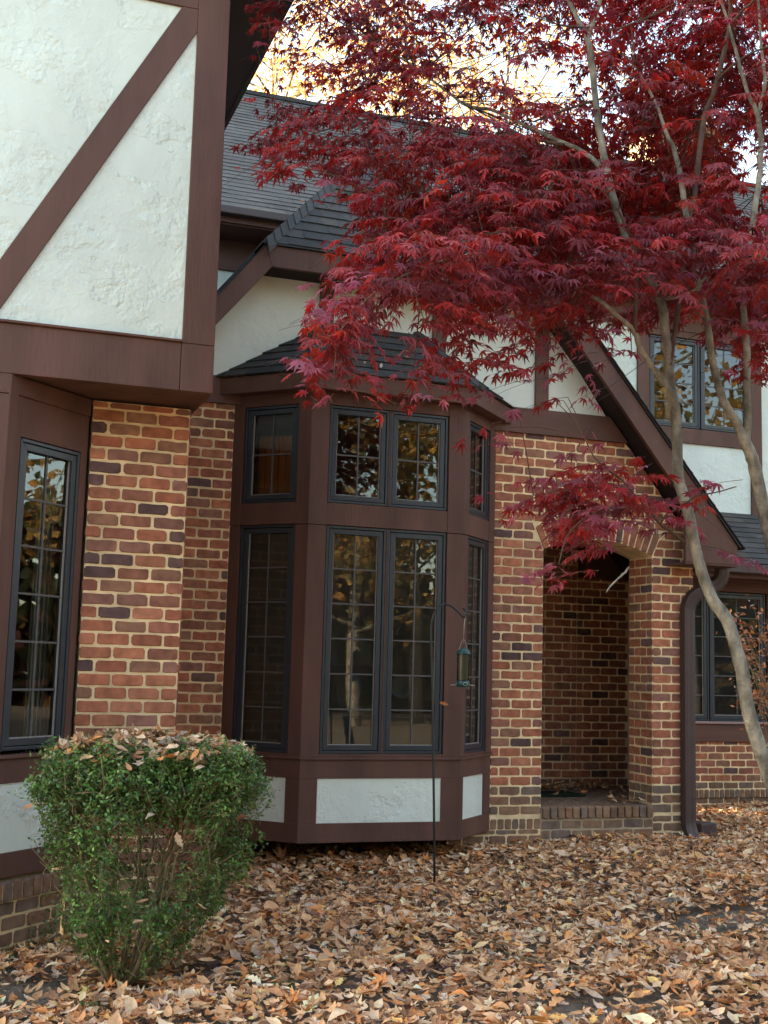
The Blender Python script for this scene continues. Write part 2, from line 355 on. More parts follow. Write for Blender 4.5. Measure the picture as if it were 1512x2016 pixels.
# mortar backing
def mort(fr, s0, s1, z0, z1, d=.4): mm.fb(fr, s0, s1, -d, 0, z0, z1)
mort(FW, 1.366, 2.09, -1.75, 2.11, .25); mort(FW, 4.02, 4.40, -1.75, -1.09, .25); mm.box(2.0, 4.2, .9, 1.0, -1.9, -1.1); mm.box(2.0, 4.2, .0, 1.0, -1.12, -1.10); mm.box(2.0, 2.02, .26, .9, -1.9, -1.1)
mm.prism(FW, [(4.40, -1.75), (OP0, -1.75), (OP0, SPR), (4.40, SPR)], -.398, 0)
mm.prism(FW, [(OP1, -1.75), (6.418, -1.75), (6.418, SPR), (OP1, SPR)], -.398, 0)
na = 14; arcp = [(acx+AR*math.sin(-aang+2*aang*i/na), acz+AR*math.cos(-aang+2*aang*i/na)) for i in range(na+1)]
for i in range(na):
    a, b = arcp[i], arcp[i+1]; mm.prism(FW, [a, b, (b[0], 2.12 if b[0] < 5.70 else 9.19-1.24*b[0]), (a[0], 2.12 if a[0] < 5.70 else 9.19-1.24*a[0])], -.398, 0)
mm.prism(FW, [(4.40, SPR), (OP0, SPR), (OP0, 2.12), (4.40, 2.12)], -.398, 0)
mm.prism(FW, [(OP1, SPR), (6.418, SPR), (6.418, 1.225), (OP1, 9.19-1.24*OP1)], -.398, 0)
# left wing pillar: front and side
brickwork(bm, FP, .752, 1.362, -1.85, 1.60, zph=-.3108, sph=.752, plinth=-1.2)
brickwork(bm, FS, .004, 2.0, -1.85, 1.60, zph=-.3108, sph=.10, plinth=-1.2)
mm.box(.76, 1.362, -2.005, .02, -1.85, 1.605)
# angled face base: rowlock sill and bricks
brickwork(bm, FA, .0, .71, -1.9, -1.335, zph=-1.335, plinth=0)
mm.prism(FA, [(.0, -1.9), (.70, -1.9), (.70, -1.23), (.0, -1.23)], -.12, 0)
soldiers(bm, FA, 0, .71, -1.325, -1.222, pitch=.076, proud=.045)
mm.prism(FA, [(.0, -1.318), (.70, -1.318), (.70, -1.236), (.0, -1.236)], 0, .035)
FAf = Fr(-3, -2.511, 0); soldiers(bm, FAf, 0, 3.24, -1.325, -1.222, pitch=.076, proud=.045); mm.prism(FAf, [(0, -1.318), (3.24, -1.318), (3.24, -1.236), (0, -1.236)], 0, .035); brickwork(bm, FAf, 0, 3.245, -1.9, -1.335, zph=-1.335, plinth=0); mm.prism(FAf, [(0, -1.9), (3.24, -1.9), (3.24, -1.23), (0, -1.23)], -.12, 0)
# right rear wing
brickwork(bm, FG, 6.43, 10.6, -1.75, -.70, zph=-1.245, sph=8.0, plinth=-1.2, skip=(-1.34, -1.25))
soldiers(bm, FG, 6.43, 10.6, -1.342, -1.25, proud=.022); mort(FG, 6.42, 10.6, -1.75, -.68, .2); mm.fb(FG, 6.42, 10.6, 0, .012, -1.334, -1.256)
# porch back walls
FQ = Fr(0, 1.79, 0); FQ2 = Fr(0, 1.806, 0)
brickwork(bm, FQ, 6.20, 6.80, -1.13, 1.30, zph=-1.14, sph=6.27); brickwork(bm, FQ2, 4.6, 6.20, -1.13, 1.30, zph=-1.14, sph=5.02, odd=1)
mort(FQ, 6.20, 6.84, -1.5, 1.299, .1); mort(FQ2, 4.5, 6.20, -1.5, 1.32, .2)
FQ3 = Fr(4.6, .4, math.pi/2); brickwork(bm, FQ3, 0, 1.46, -1.13, 1.30); mm.box(4.45, 4.598, .39, 1.86, -1.5, 1.32)
bm.build('brick_facing', BRICK, house, attr=True); mm.build('mortar_backing', MORT, house)
# porch step with rowlock nosing
st = MB(); sm_ = MB()
soldiers(st, Fr(0, -.012, 0), OP0+.004, OP1-.004, -1.232, -1.140, pitch=.0735, proud=.02)
brickwork(st, Fr(0, -.004, 0), OP0+.004, OP1-.004, -1.75, -1.246, zph=-1.245, sph=4.98, plinth=0)
# tops of the nosing bricks
FT = 14
n_ = round((OP1-OP0)/.0735)
for i in range(n_):
    a = OP0+(OP1-OP0)*i/n_+.006; b = OP0+(OP1-OP0)*(i+1)/n_-.006
    c = brick_col(-9, 0); st.hexa([(a, -.030, -1.16), (b, -.030, -1.16), (b, .18, -1.16), (a, .18, -1.16), (a, -.014, -1.132), (b, -.014, -1.132), (b, .18, -1.130), (a, .18, -1.130)], c)
stp = st.build('porch_step', BRICK, house, attr=True, bevel=.004)
sm_.box(OP0, OP1, -.006, .19, -1.75, -1.137); sm_.build('step_mortar', MORTD, stp)
PFP = [(4.5, .19), (6.415, .19), (6.43, .40), (6.80, 1.86), (4.5, 1.86)]
pf = MB(); V = [(x, y, -1.6) for x, y in PFP]+[(x, y, -1.134) for x, y in PFP]; pf.add(V, [(4, 3, 2, 1, 0), (5, 6, 7, 8, 9)]+[(i, (i+1) % 5, (i+1) % 5+5, i+5) for i in range(5)]); pf.build('porch_floor', PAVE, house)
pc = MB(); pc.hexa([(4.5, .402, 1.30), (6.43, .402, 1.30), (6.84, 1.9, 1.30), (4.5, 1.9, 1.30), (4.5, .402, 1.38), (6.43, .402, 1.38), (6.84, 1.9, 1.38), (4.5, 1.9, 1.38)]); pc.box(6.20, 6.76, 1.64, 1.785, 1.0, 1.298)
pc.hexa([(6.43, .401, -1.6), (6.48, .401, -1.6), (6.88, 1.82, -1.6), (6.83, 1.82, -1.6), (6.43, .401, 1.298), (6.48, .401, 1.298), (6.88, 1.82, 1.298), (6.83, 1.82, 1.298)])
pc.build('porch_ceiling', TRIM, house, bevel=.003)
# --- timber on the front gable -------------------------------------
tb = MB()
tb.prism(FW, [(1.37, 2.098), (5.72, 2.098), (5.53, 2.324), (1.37, 2.324)], 0, .035)
tb.fb(FW, 2.765, 2.89, 0, .03, 2.324, 3.235); tb.fb(FW, 3.79, 3.915, 0, .03, 2.324, 3.235)
tb.fb(FW, 4.783, 4.912, 0, .03, 2.324, 3.235)
tb.build('gable_beam', TRIMH, house, bevel=.004)
gs = MB(); gs.prism(FW, [(1.37, 2.2), (5.60, 2.2), (4.82, 3.29), (2.34, 3.29)], -.12, -.001)
gs.build('gable_stucco', STUCF, house)
# gable eaves: slabs (soffit), fascia
EY = -.30
so_ = MB()
def xz(mb, poly, y0, y1): mb.prism(Fr(0, 0, 0), poly, -y1, -y0)
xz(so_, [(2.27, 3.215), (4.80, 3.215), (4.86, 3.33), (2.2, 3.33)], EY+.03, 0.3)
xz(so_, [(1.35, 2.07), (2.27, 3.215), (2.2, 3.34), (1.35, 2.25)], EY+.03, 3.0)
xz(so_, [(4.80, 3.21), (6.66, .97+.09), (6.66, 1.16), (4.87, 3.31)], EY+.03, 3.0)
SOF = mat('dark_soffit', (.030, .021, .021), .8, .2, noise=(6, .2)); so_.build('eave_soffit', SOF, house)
fa = MB()
xz(fa, [(2.27, 3.20), (4.80, 3.195), (4.86, 3.375), (2.212, 3.375)], EY-.012, EY+.03)
xz(fa, [(1.35, 2.06), (2.27, 3.20), (2.212, 3.375), (1.35, 2.29)], EY-.010, EY+.032)
xz(fa, [(4.80, 3.195), (6.14, 1.565), (6.685, 1.19), (4.86, 3.375)], EY-.011, EY+.031)
xz(fa, [(6.14, 1.565), (6.14, 1.018), (6.685, 1.018), (6.685, 1.19)], EY-.011, EY+.031)
xz(fa, [(6.14, 1.0), (6.685, 1.0), (6.685, 1.018), (6.14, 1.018)], EY-.005, 0)
fa.box(6.66, 6.70, EY+.032, 2.0, 1.0, 1.17)
fa.build('rake_fascia', TRIM, house, bevel=.003)
# --- shingles -------------------------------------------------------
def sh_col():
    return random.choice([(.058, .054, .053), (.064, .060, .058), (.052, .049, .048), (.068, .062, .059), (.055, .052, .050), (.076, .065, .056)])
def shingles(mb, A, B, C, D, n, wid=.30, lift=.010, tint=1.0, grey=0):
    """A,B eave ends; D above A, C above B (C==D for a triangle)"""
    A, B, C, D = [np.array(p, float) for p in (A, B, C, D)]
    nrm = np.cross(B-A, (D+C)/2-A); nrm /= np.linalg.norm(nrm)
    if nrm[2] < 0: nrm = -nrm
    base_off = random.random()
    for i in range(n):
        t0, t1 = i/n, (i+1)/n
        L0, R0 = A+(D-A)*t0, B+(C-B)*t0; L1, R1 = A+(D-A)*t1, B+(C-B)*t1
        W0 = np.linalg.norm(R0-L0)
        if W0 < .02: continue
        u = (B-A)/np.linalg.norm(B-A)
        cuts = [0]; x = -random.random()*wid
        while x < W0:
            x += wid*random.choice((.5, .8, 1, 1.25))
            if 0.03 < x < W0-.03: cuts.append(x)
        cuts.append(W0); wav = random.gauss(0, .003)
        for a, b in zip(cuts[:-1], cuts[1:]):
            fa_, fb_ = a/W0, b/W0
            dn = (L0-L1); dn = dn/np.linalg.norm(dn)*random.choice((0, 0, .004))+0
            l = lift*random.uniform(.8, 1.5)
            p0 = L0+(R0-L0)*fa_; p1 = L0+(R0-L0)*fb_
            # stay vertical in the plane: find matching points on upper edge, clipped
            up = ((L1-L0)+(R1-R0))/2; up = up-u*(up@u)
            W1 = np.linalg.norm(R1-L1); s_off = (L1-L0)@u
            a1 = min(max(a, s_off), s_off+W1); b1 = min(max(b, s_off), s_off+W1)
            q0 = L0+up+u*a1; q1 = L0+up+u*b1
            kk_ = random.uniform(.88, 1.12); c = (.057, .0535, .0515) if grey else sh_col(); c = tuple(v*tint*kk_ for v in c)
            V = [p0+nrm*l-up*.04+dn, p1+nrm*l-up*.04+dn, q1+nrm*.003, q0+nrm*.003, p0-nrm*.002, p1-nrm*.002]
            mb.add(V, [(0, 1, 2, 3), (4, 5, 1, 0)], c)
    # backing
    mb.add([A-nrm*.004, B-nrm*.004, C-nrm*.004, D-nrm*.004], [(0, 1, 2, 3)], (.02, .02, .02))
def hipcap(mb, P0, P1, dl, dr, wid=.15, exp=.14):
    """cap shingles from P0 up to P1; dl, dr unit directions lying down the two slopes"""
    P0, P1, dl, dr = [np.array(p, float) for p in (P0, P1, dl, dr)]
    L_ = np.linalg.norm(P1-P0); t = (P1-P0)/L_; n = int(L_/exp)
    up = np.array((0, 0, 1.0))
    for i in range(n+1):
        a = P0+t*exp*i; b = P0+t*(exp*(i+1)+.05); h0, h1 = .034, .012
        kk_ = random.uniform(1.0, 1.3); c = tuple(v*kk_ for v in (.060, .056, .055))
        V = [a+dl*wid+up*h0, a+up*(h0+.012), a+dr*wid+up*h0, b+dl*wid+up*h1, b+up*(h1+.012), b+dr*wid+up*h1,
             a+dl*wid-up*.01, a, a+dr*wid-up*.01, b+dl*wid-up*.01, b, b+dr*wid-up*.01]
        mb.add(V, [(0, 1, 4, 3), (1, 2, 5, 4), (6, 7, 1, 0), (7, 8, 2, 1), (6, 0, 3, 9), (2, 8, 11, 5)], c)
# front gable with clipped (hipped) top
HM = 1.15; XM = 3.536; ZR = 3.39+1.2*(XM-2.212); YR = EY+1.2*(XM-2.212)/HM
gr = MB()
HL, HR = (2.212, EY-.03, 3.39), (4.86, EY-.03, 3.39); AP = (XM, YR, ZR)
shingles(gr, HL, HR, AP, AP, 15, .26, .012)
YB = 3.2
def slope(side):
    x0, z0, xt = (1.35, 2.33, 2.212) if side < 0 else (6.74, 1.16, 4.86)
    n = 8 if side < 0 else 24
    A, B, C, D = (x0, EY-.04, z0), (x0, YB, z0), (xt, YB, 3.39), (xt, EY-.04, 3.39)
    if side > 0: A, B, C, D = B, A, D, C
    shingles(gr, A, B, C, D, n)
    # above the clip line: from front hip to ridge
    A, B, C, D = (xt, EY-.03, 3.39), (xt, YB, 3.39), (XM, YB, ZR), AP
    if side > 0: A, B, C, D = B, A, AP, (XM, YB, ZR)
    shingles(gr, A, B, C, D, 14)
slope(-1); slope(1)
dls = np.array((-1, 0, -1.2)); dls /= np.linalg.norm(dls); drs = np.array((0, -1, -HM)); drs /= np.linalg.norm(drs); dRs = np.array((1, 0, -1.2)); dRs /= np.linalg.norm(dRs)
hipcap(gr, HL, AP, dls, drs); hipcap(gr, HR, AP, drs, dRs)
gr.build('gable_roof', ROOF, house, attr=True)
dr_ = MB()                                              # dark drip edge along the rakes
xz(dr_, [(2.19, 3.377), (4.88, 3.377), (4.885, 3.397), (2.19, 3.397)], EY-.035, EY+.1)
xz(dr_, [(1.35, 2.292), (2.212, 3.377), (2.195, 3.40), (1.35, 2.335)], EY-.03, EY+.1)
xz(dr_, [(6.70, 1.175), (6.75, 1.17), (4.875, 3.40), (4.86, 3.377)], EY-.03, EY+.1)
dr_.build('drip_edge', mat('black_drip_edge', (.02, .02, .023), .5), house)
# main roof behind
mr = MB(); EYM, EZM, RYM, RZM = 2.6, 4.74, 6.05, 7.77
shingles(mr, (-1.5, EYM, EZM), (12.5, EYM, EZM), (12.5, RYM, RZM), (-1.5, RYM, RZM), 36, .33, .009, 1.6, 1)
mr.box(-1.5, 12.5, RYM-.06, RYM+.12, RZM-.02, RZM+.035, (.05, .048, .05))
mr.add([(-1.5, RYM, RZM), (12.5, RYM, RZM), (12.5, 9.5, EZM), (-1.5, 9.5, EZM)], [(0, 1, 2, 3)], (.06, .06, .06))
mr.build('main_roof', ROOF, house, attr=True)
me_ = MB(); me_.box(-1.5, 12.5, EYM-.035, EYM+.01, 4.60, 4.735); me_.box(-1.5, 12.5, EYM-.0, 3.1, 4.585, 4.605)
me_.box(-1.5, 12.5, 3.06, 3.09, 4.25, 4.585)
me_.build('main_eave', TRIMH, house, bevel=.003)
gt = MB(); gt.box(-1.5, 12.5, EYM-.14, EYM-.036, 4.66, 4.745); gt.build('eave_gutter', SPOUT, house, bevel=.01)
# upper wall
uw = MB(); uw.fb(FU, 1.4, 7.70, -.15, 0, 1.2, 4.6); uw.fb(FU, 7.70, 9.49, -.15, 0, 1.2, 2.85); uw.fb(FU, 9.49, 12.0, -.15, 0, 1.2, 4.6); uw.fb(FU, 7.7, 9.49, -.15, 0, 4.27, 4.6)
uw.build('upper_stucco_wall', STUC, house)
ut = MB(); ut.fb(FU, 7.70, 7.865, -.1, .03, 1.9, 4.25); ut.fb(FU, 9.33, 9.49, -.1, .03, 1.9, 4.25); ut.fb(FU, 7.866, 9.329, -.1, .028, 2.85, 3.035); ut.fb(FU, 7.866, 9.329, -.1, .028, 4.17, 4.249)
ut.build('upper_window_surround', TRIM, house, bevel=.004)
# chimney
ch = MB(); CHX = (9.95, 11.25); FC = Fr(0, 6.3, 0)
brickwork(ch, FC, CHX[0], CHX[1], 6.6, 8.6); ch.box(CHX[0], CHX[1], 6.302, 7.1, 5, 8.62, (.5, .4, .26)); ch.box(CHX[0]-.05, CHX[1]+.05, 6.24, 7.16, 8.62, 8.74, (.26, .1, .055))
ch.build('chimney', BRICK, house, attr=True)
# skirt roof over the rear wing
sk = MB(); shingles(sk, (6.6, 1.95, 1.29), (12, 1.95, 1.29), (12, 3.1, 2.03), (6.6, 3.1, 2.03), 10, .3, .010, 1.2); sk.build('skirt_roof', ROOF, house, attr=True)
wt = MB(); wt.box(6.75, 12, 1.96, 2.0, 1.12, 1.275); wt.box(6.43, 12, 2.0, 2.4, 1.125, 1.145); wt.fb(FG, 6.43, 12, -.1, .03, .995, 1.124); wt.box(6.43, 12, 2.3, 3.0, 1.10, 1.14); wt.fb(FG, 6.43, 12, 0, .03, -.717, -.515)
wt.fb(FG, 6.43, 7.45, -.1, .02, -.514, 1.009); wt.fb(FG, 9.02, 12, -.1, .02, -.514, 1.009)
wt.build('wing_trim', TRIMH, house, bevel=.004)
ws = MB(); ws.fb(FG, 7.3, 9.15, -.05, .06, -.514, -.488); ws.build('wing_window_sill', mat('pale_pink_sill', (.30, .21, .20), .5), house, bevel=.004)
g2 = MB(); g2.box(6.72, 12, 1.86, 1.958, 1.17, 1.275); g2.build('wing_gutter', SPOUT, house, bevel=.012)
# --- windows --------------------------------------------------------
def window(fr, s0, s1, z0, z1, nc, nr, d=-.012, fw=.020, sw=.040, screen=False):
    f = MB()
    def ring(a0, a1, b0, b1, w, dd0, dd1):
        f.prism(fr, [(a0, b0), (a1, b0), (a1-w, b0+w), (a0+w, b0+w)], dd0, dd1); f.prism(fr, [(a1, b0), (a1, b1), (a1-w, b1-w), (a1-w, b0+w)], dd0, dd1)
        f.prism(fr, [(a1, b1), (a0, b1), (a0+w, b1-w), (a1-w, b1-w)], dd0, dd1); f.prism(fr, [(a0, b1), (a0, b0), (a0+w, b0+w), (a0+w, b1-w)], dd0, dd1)
    ring(s0, s1, z0, z1, fw, -.09, d); e = .004
    ring(s0+fw+e, s1-fw-e, z0+fw+e, z1-fw-e, sw, -.08, d-.006)
    g = fw+e+sw; a0, a1, b0, b1 = s0+g, s1-g, z0+g, z1-g
    w = f.build('window', FRAME, house, bevel=.0025)
    p = MB(); p.add([fr.p(a0-.005, d-.034, b0-.005), fr.p(a1+.005, d-.034, b0-.005), fr.p(a1+.005, d-.034, b1+.005), fr.p(a0-.005, d-.034, b1+.005)], [(0, 1, 2, 3)])
    p.build('pane', GLASS, w)
    if screen:
        q = MB(); q.add([fr.p(a0-.005, d-.05, b0-.005), fr.p(a1+.005, d-.05, b0-.005), fr.p(a1+.005, d-.05, b1+.005), fr.p(a0-.005, d-.05, b1+.005)], [(0, 1, 2, 3)]); q.build('insect_screen', SCREEN, w)
    m = MB(); bw = .006
    for i in range(1, nc):
        x = a0+(a1-a0)*i/nc; m.fb(fr, x-bw, x+bw, d-.0325, d-.026, b0, b1)
    for j in range(1, nr):
        z = b0+(b1-b0)*j/nr
        m.fb(fr, a0, a1, d-.0325, d-.0255, z-bw, z+bw)
    m.build('grille', BAR, w)
    l = MB(); l.fb(fr, a0, a0+.006, d-.033, d-.022, b0, b1); l.fb(fr, a1-.006, a1, d-.033, d-.022, b0, b1); l.fb(fr, a0+.006, a1-.006, d-.033, d-.022, b0, b0+.006)
    l.build('bead', BEAD, w); return w
U0, U1, D0, D1 = 1.290, 2.068, -.655, 1.108
for (fr, a, b) in ((FB, .155, .652), (FB, .668, 1.165), (FR, .112, .582), (FL, .104, .600)):
    window(fr, a, b, U0, U1, 2, 2); window(fr, a, b, D0, D1, 2, 6, screen=True)
window(FA, .125, .645, -.51, 1.262, 2, 6)
window(FG, 7.47, 8.225, -.485, .985, 2, 6, d=.0, screen=True); window(FG, 8.24, 9.0, -.485, .985, 2, 6, d=.0, screen=True)
window(FU, 7.88, 8.585, 3.045, 4.16, 2, 4, d=.015); window(FU, 8.605, 9.32, 3.045, 4.16, 2, 4, d=.015)
# --- bay window timber ---------------------------------------------
bt_ = MB(); bp_ = MB()
LEN = .721
for fr, ln, a, b in ((FB, 1.314, .148, 1.172), (FR, LEN, .105, .590), (FL, LEN, .097, .607)):
    T = -.06
    bt_.fb(fr, 0, a, T, 0, -.675, 1.104); bt_.fb(fr, b, ln, T, 0, -.675, 1.104)            # lower stiles
    bt_.fb(fr, 0, a, T, .002, 1.108, 2.17); bt_.fb(fr, b, ln, T, .002, 1.108, 2.17)        # upper stiles
    bt_.fb(fr, a+.0005, b-.0005, T, -.001, 1.112, 1.286); bt_.fb(fr, a+.0005, b-.0005, T, -.001, 2.072, 2.17)
    bt_.fb(fr, a+.0005, b-.0005, T, -.002, -.675, -.657)
    if fr is FB: bt_.fb(fr, .653, .667, T, -.010, -.655, 1.108); bt_.fb(fr, .653, .667, T, -.010, 1.29, 2.07)
    # sill nosing (mitred)
    m_ = .015*math.tan(math.pi/8); e0 = 0 if fr is FL else -m_; e1 = 0 if fr is FR else m_
    bt_.hexa([fr.p(0+e0, .015, -.700), fr.p(ln+e1, .015, -.700), fr.p(ln, -.05, -.700), fr.p(0, -.05, -.700),
              fr.p(0+e0, .015, -.6755), fr.p(ln+e1, .015, -.6755), fr.p(ln, -.05, -.6755), fr.p(0, -.05, -.6755)])
    a2, b2 = (.145, 1.165) if fr is FB else (.105, .567) if fr is FR else (.13, .597)
    T2 = -.004
    bt_.fb(fr, 0, ln, T, T2, -.842, -.7005); bt_.fb(fr, 0, ln, T, T2, -1.323, -1.178)
    bt_.fb(fr, 0, a2, T, T2-.0005, -1.1775, -.8425); bt_.fb(fr, b2, ln, T, T2-.0005, -1.1775, -.8425)
    bp_.fb(fr, a2-.004, b2+.004, T, T2-.012, -1.18, -.84)
bay = bt_.build('bay_window', TRIM, house, bevel=.0025); bp_.build('stucco_panel', STUC, bay)
bs = MB(); poly = [(2.09, .0), (2.60, -.50), (3.896, -.50), (4.40, 0)]
def slab(mb, poly, z0, z1):
    n = len(poly); mb.add([(x, y, z0) for x, y in poly]+[(x, y, z1) for x, y in poly], [tuple(range(n-1, -1, -1)), tuple(range(n, 2*n))]+[(i, (i+1) % n, (i+1) % n+n, i+n) for i in range(n)])
slab(bs, [(2.14, .2), (2.14, -.02), (2.61, -.47), (3.886, -.47), (4.36, -.02), (4.36, .2)], -1.318, -1.25); bs.build('bay_floor', TRIM, bay)
# bay eave + roof
OV = .12; kk = OV*math.tan(math.pi/8); bf = MB()
E_ = [(1.912, .0), (2.591-kk, -.51-OV), (3.905+kk, -.51-OV), (4.584, .0)]
for i in range(3):
    a, b = np.array(E_[i]), np.array(E_[i+1]); u_ = (b-a)/np.linalg.norm(b-a); n2 = np.array((u_[1], -u_[0]))
    ai, bi = a-n2*.03, b-n2*.03
    if i > 0: ai = ai+u_*.03*math.tan(math.pi/8)
    if i < 2: bi = bi-u_*.03*math.tan(math.pi/8)
    bf.hexa([(a[0], a[1], 2.165), (b[0], b[1], 2.165), (bi[0], bi[1], 2.165), (ai[0], ai[1], 2.165), (a[0], a[1], 2.30), (b[0], b[1], 2.30), (bi[0], bi[1], 2.30), (ai[0], ai[1], 2.30)])
slab(bf, [(1.96, -.002), (2.565, -.60), (3.93, -.60), (4.535, -.002)], 2.172, 2.19)
bf.build('bay_fascia', TRIMH, bay, bevel=.003)
br_ = MB(); o2 = .135; k2 = o2*math.tan(math.pi/8)
EE = [(1.890, 0, 2.305), (2.591-k2, -.51-o2, 2.305), (3.905+k2, -.51-o2, 2.305), (4.606, 0, 2.305)]; TL, TR = (2.842, 0, 2.875), (3.66, 0, 2.875)
shingles(br_, EE[1], EE[2], TR, TL, 7, .26, .012, .9); shingles(br_, EE[0], EE[1], TL, TL, 7, .26, .012, .85); shingles(br_, EE[2], EE[3], TR, TR, 7, .26, .012, .9)
def un(a): a = np.array(a, float); return a/np.linalg.norm(a)
hipcap(br_, EE[1], TL, un((-.5, -.2, -.25)), un((.25, -.55, -.45)), .06, .12); hipcap(br_, EE[2], TR, un((-.25, -.55, -.45)), un((.5, -.2, -.25)), .06, .12)
br_.build('bay_roof', ROOF, bay, attr=True)
# --- left wing with jetty ------------------------------------------
lt = MB()
lt.fb(FJ, -4, 1.200, -.06, .011, 1.609, 1.900); lt.fb(FJ, 1.203, 1.400, -.06, .0125, 1.609, 1.8985); lt.fb(FJ, -4, 1.2035, -.05, .030, 1.9005, 1.916)          # bottom beam and drip ledge
lt.fb(FJ, 1.204, 1.400, -.06, .0125, 1.901, 4.46); lt.fb(FJ, -4, 1.2035, -.05, .011, 4.00+.02, 4.25)
lt.prism(FJ, [(-.96, 0), (-.80, 0), (-.64, .0), (-.80, 0)][:0] or [(-.055, 1.9165), (.125, 1.9165), (1.2035, 3.872), (1.2035, 4.019), (1.105, 4.019)], -.05, .009)
lt.build('jetty_timber', TRIM, house, bevel=.004)
ls = MB(); ls.fb(FJ, -4, 1.21, -.12, -.008, 1.9, 4.5); ls.build('jetty_stucco', STUC, house)
lb = MB(); lb.box(-4, 1.385, -2.43, 2.9, 1.62, 1.66); lb.box(-4, 1.36, -2.43, -2.40, 1.62, 4.5); lb.box(-4.05, -3.98, -2.5, 3.0, -1.9, 4.5); lb.build('jetty_floor_and_sun_block', TRIM, house)  # far-left box is an unseen wall added to block sun leaking through
lv = MB(); lv.box(1.36, 1.397, -2.438, 3.0, 1.66, 4.47); lv.build('jetty_side_wall', STUCF, house)
lw = MB(); lw.box(1.385, 1.405, -2.438, 3.0, 1.609, 1.90); lw.box(1.3975, 1.41, -2.0, 3.0, 4.2, 4.46)
lw.build('jetty_side_beam', TRIMH, house, bevel=.003)
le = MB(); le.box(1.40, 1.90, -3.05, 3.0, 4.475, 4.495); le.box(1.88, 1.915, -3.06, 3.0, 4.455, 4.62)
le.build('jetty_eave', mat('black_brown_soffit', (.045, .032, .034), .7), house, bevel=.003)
lr = MB(); shingles(lr, (1.95, 3.0, 4.63), (1.95, -3.1, 4.63), (-2.2, -3.1, 8.2), (-2.2, 3.0, 8.2), 30); lr.add([(-6.4, 3.0, 4.63), (-6.4, -3.1, 4.63), (-2.2, -3.1, 8.2), (-2.2, 3.0, 8.2)], [(0, 1, 2, 3)], (.05, .05, .05))
lr.build('left_roof_shadow_slab', ROOF, house, attr=True)  # out of view: simple roof slab added for the shadow it casts
gg = MB(); gg.prism(FJ, [(-6.2, 4.5), (1.36, 4.5), (-2.2, 7.9)], -.2, -.008); gg.build('left_gable_wall', STUC, house)
# angled corner of the ground floor
la = MB(); T = -.06
la.fb(FA, 0, .07, T, .0, -1.205, 1.607); la.fb(FA, .0705, .12, T, -.012, -.53, 1.50); la.fb(FA, .65, .712, T, -.012, -.53, 1.50)
la.fb(FA, .1205, .6495, T, -.013, 1.268, 1.50); la.fb(FA, .0705, .712, T, -.002, 1.50, 1.607)
la.fb(FA, .0705, .712, T, .022, -.552, -.531); la.fb(FA, .0705, .712, T, -.004, -.688, -.5525); la.fb(FA, .0705, .712, T, -.004, -1.205, -1.07)
la.fb(FA, .64, .712, T, -.005, -1.0695, -.6885)
la.box(-4, .2456, -2.511, -2.45, -1.205, 1.49); la.box(-4, .2456, -2.509, -2.45, 1.495, 1.608)
la.build('corner_timber', TRIM, house, bevel=.003)
lp = MB(); lp.fb(FA, .06, .645, T, -.016, -1.075, -.685); lp.build('corner_stucco_panel', STUC, house)
# --- downspout ------------------------------------------------------
dsp = MB()
def sweep(mb, pts, w, h):
    pts = [np.array(p, float) for p in pts]; sec = []
    for i in range(5): sec.append((-w/2+w*i/4, h/2+(.003 if i % 2 else -.001)))
    sec += [(w/2+.002, h/4), (w/2-.001, 0), (w/2+.002, -h/4)]+[(w/2-w*i/4, -h/2) for i in range(5)]+[(-w/2-.002, -h/4), (-w/2+.001, 0), (-w/2-.002, h/4)]
    k = len(sec); V = []; n = len(pts)
    for i, p in enumerate(pts):
        t = pts[min(i+1, n-1)]-pts[max(i-1, 0)]; t /= np.linalg.norm(t)
        f = np.array((0, -1.0, 0)); f = f-t*(f@t); f /= np.linalg.norm(f); a = np.cross(f, t)
        for (x, y) in sec: V.append(p+a*x+f*y)
    mb.add(V, [(i*k+j, (i+1)*k+j, (i+1)*k+(j+1) % k, i*k+(j+1) % k) for i in range(n-1) for j in range(k)]+[tuple((n-1)*k+j for j in range(k)), tuple(range(k-1, -1, -1))])
def bez(P, n=8):
    P = [np.array(p, float) for p in P]; out = []
    for i in range(n+1):
        t = i/n; out.append((1-t)**2*P[0]+2*t*(1-t)*P[1]+t*t*P[2])
    return out
X0 = 6.318; yy = -.062
path = [(6.67, yy-.03, 1.05), (6.67, yy-.03, .98)]+bez([(6.67, yy-.03, .96), (6.665, yy-.02, .86), (6.57, yy-.01, .825)])+bez([(6.46, yy, .775), (X0, yy, .72), (X0, yy, .58)])+[(X0, yy, .3), (X0, yy, -.5), (X0, yy, -1.22)]+bez([(X0, yy, -1.25), (X0, yy, -1.33), (X0+.005, yy-.04, -1.39)], 4)+[(X0+.015, yy-.10, -1.47)]
sweep(dsp, path, .108, .08); dn = dsp.build('downspout', SPOUT, house)
for (P, n) in (([(6.67, yy-.03, .96), (6.665, yy-.02, .86), (6.57, yy-.01, .825)], 9), ([(6.46, yy, .775), (X0, yy, .72), (X0, yy, .58)], 12)):
    pp = bez(P, n*2); rb = MB()
    for i in range(1, n*2-1, 2): sweep(rb, [pp[i], pp[i]+(pp[i+1]-pp[i])*.45], .117, .089)
    rb.build('elbow_rib', SPOUT, dn)
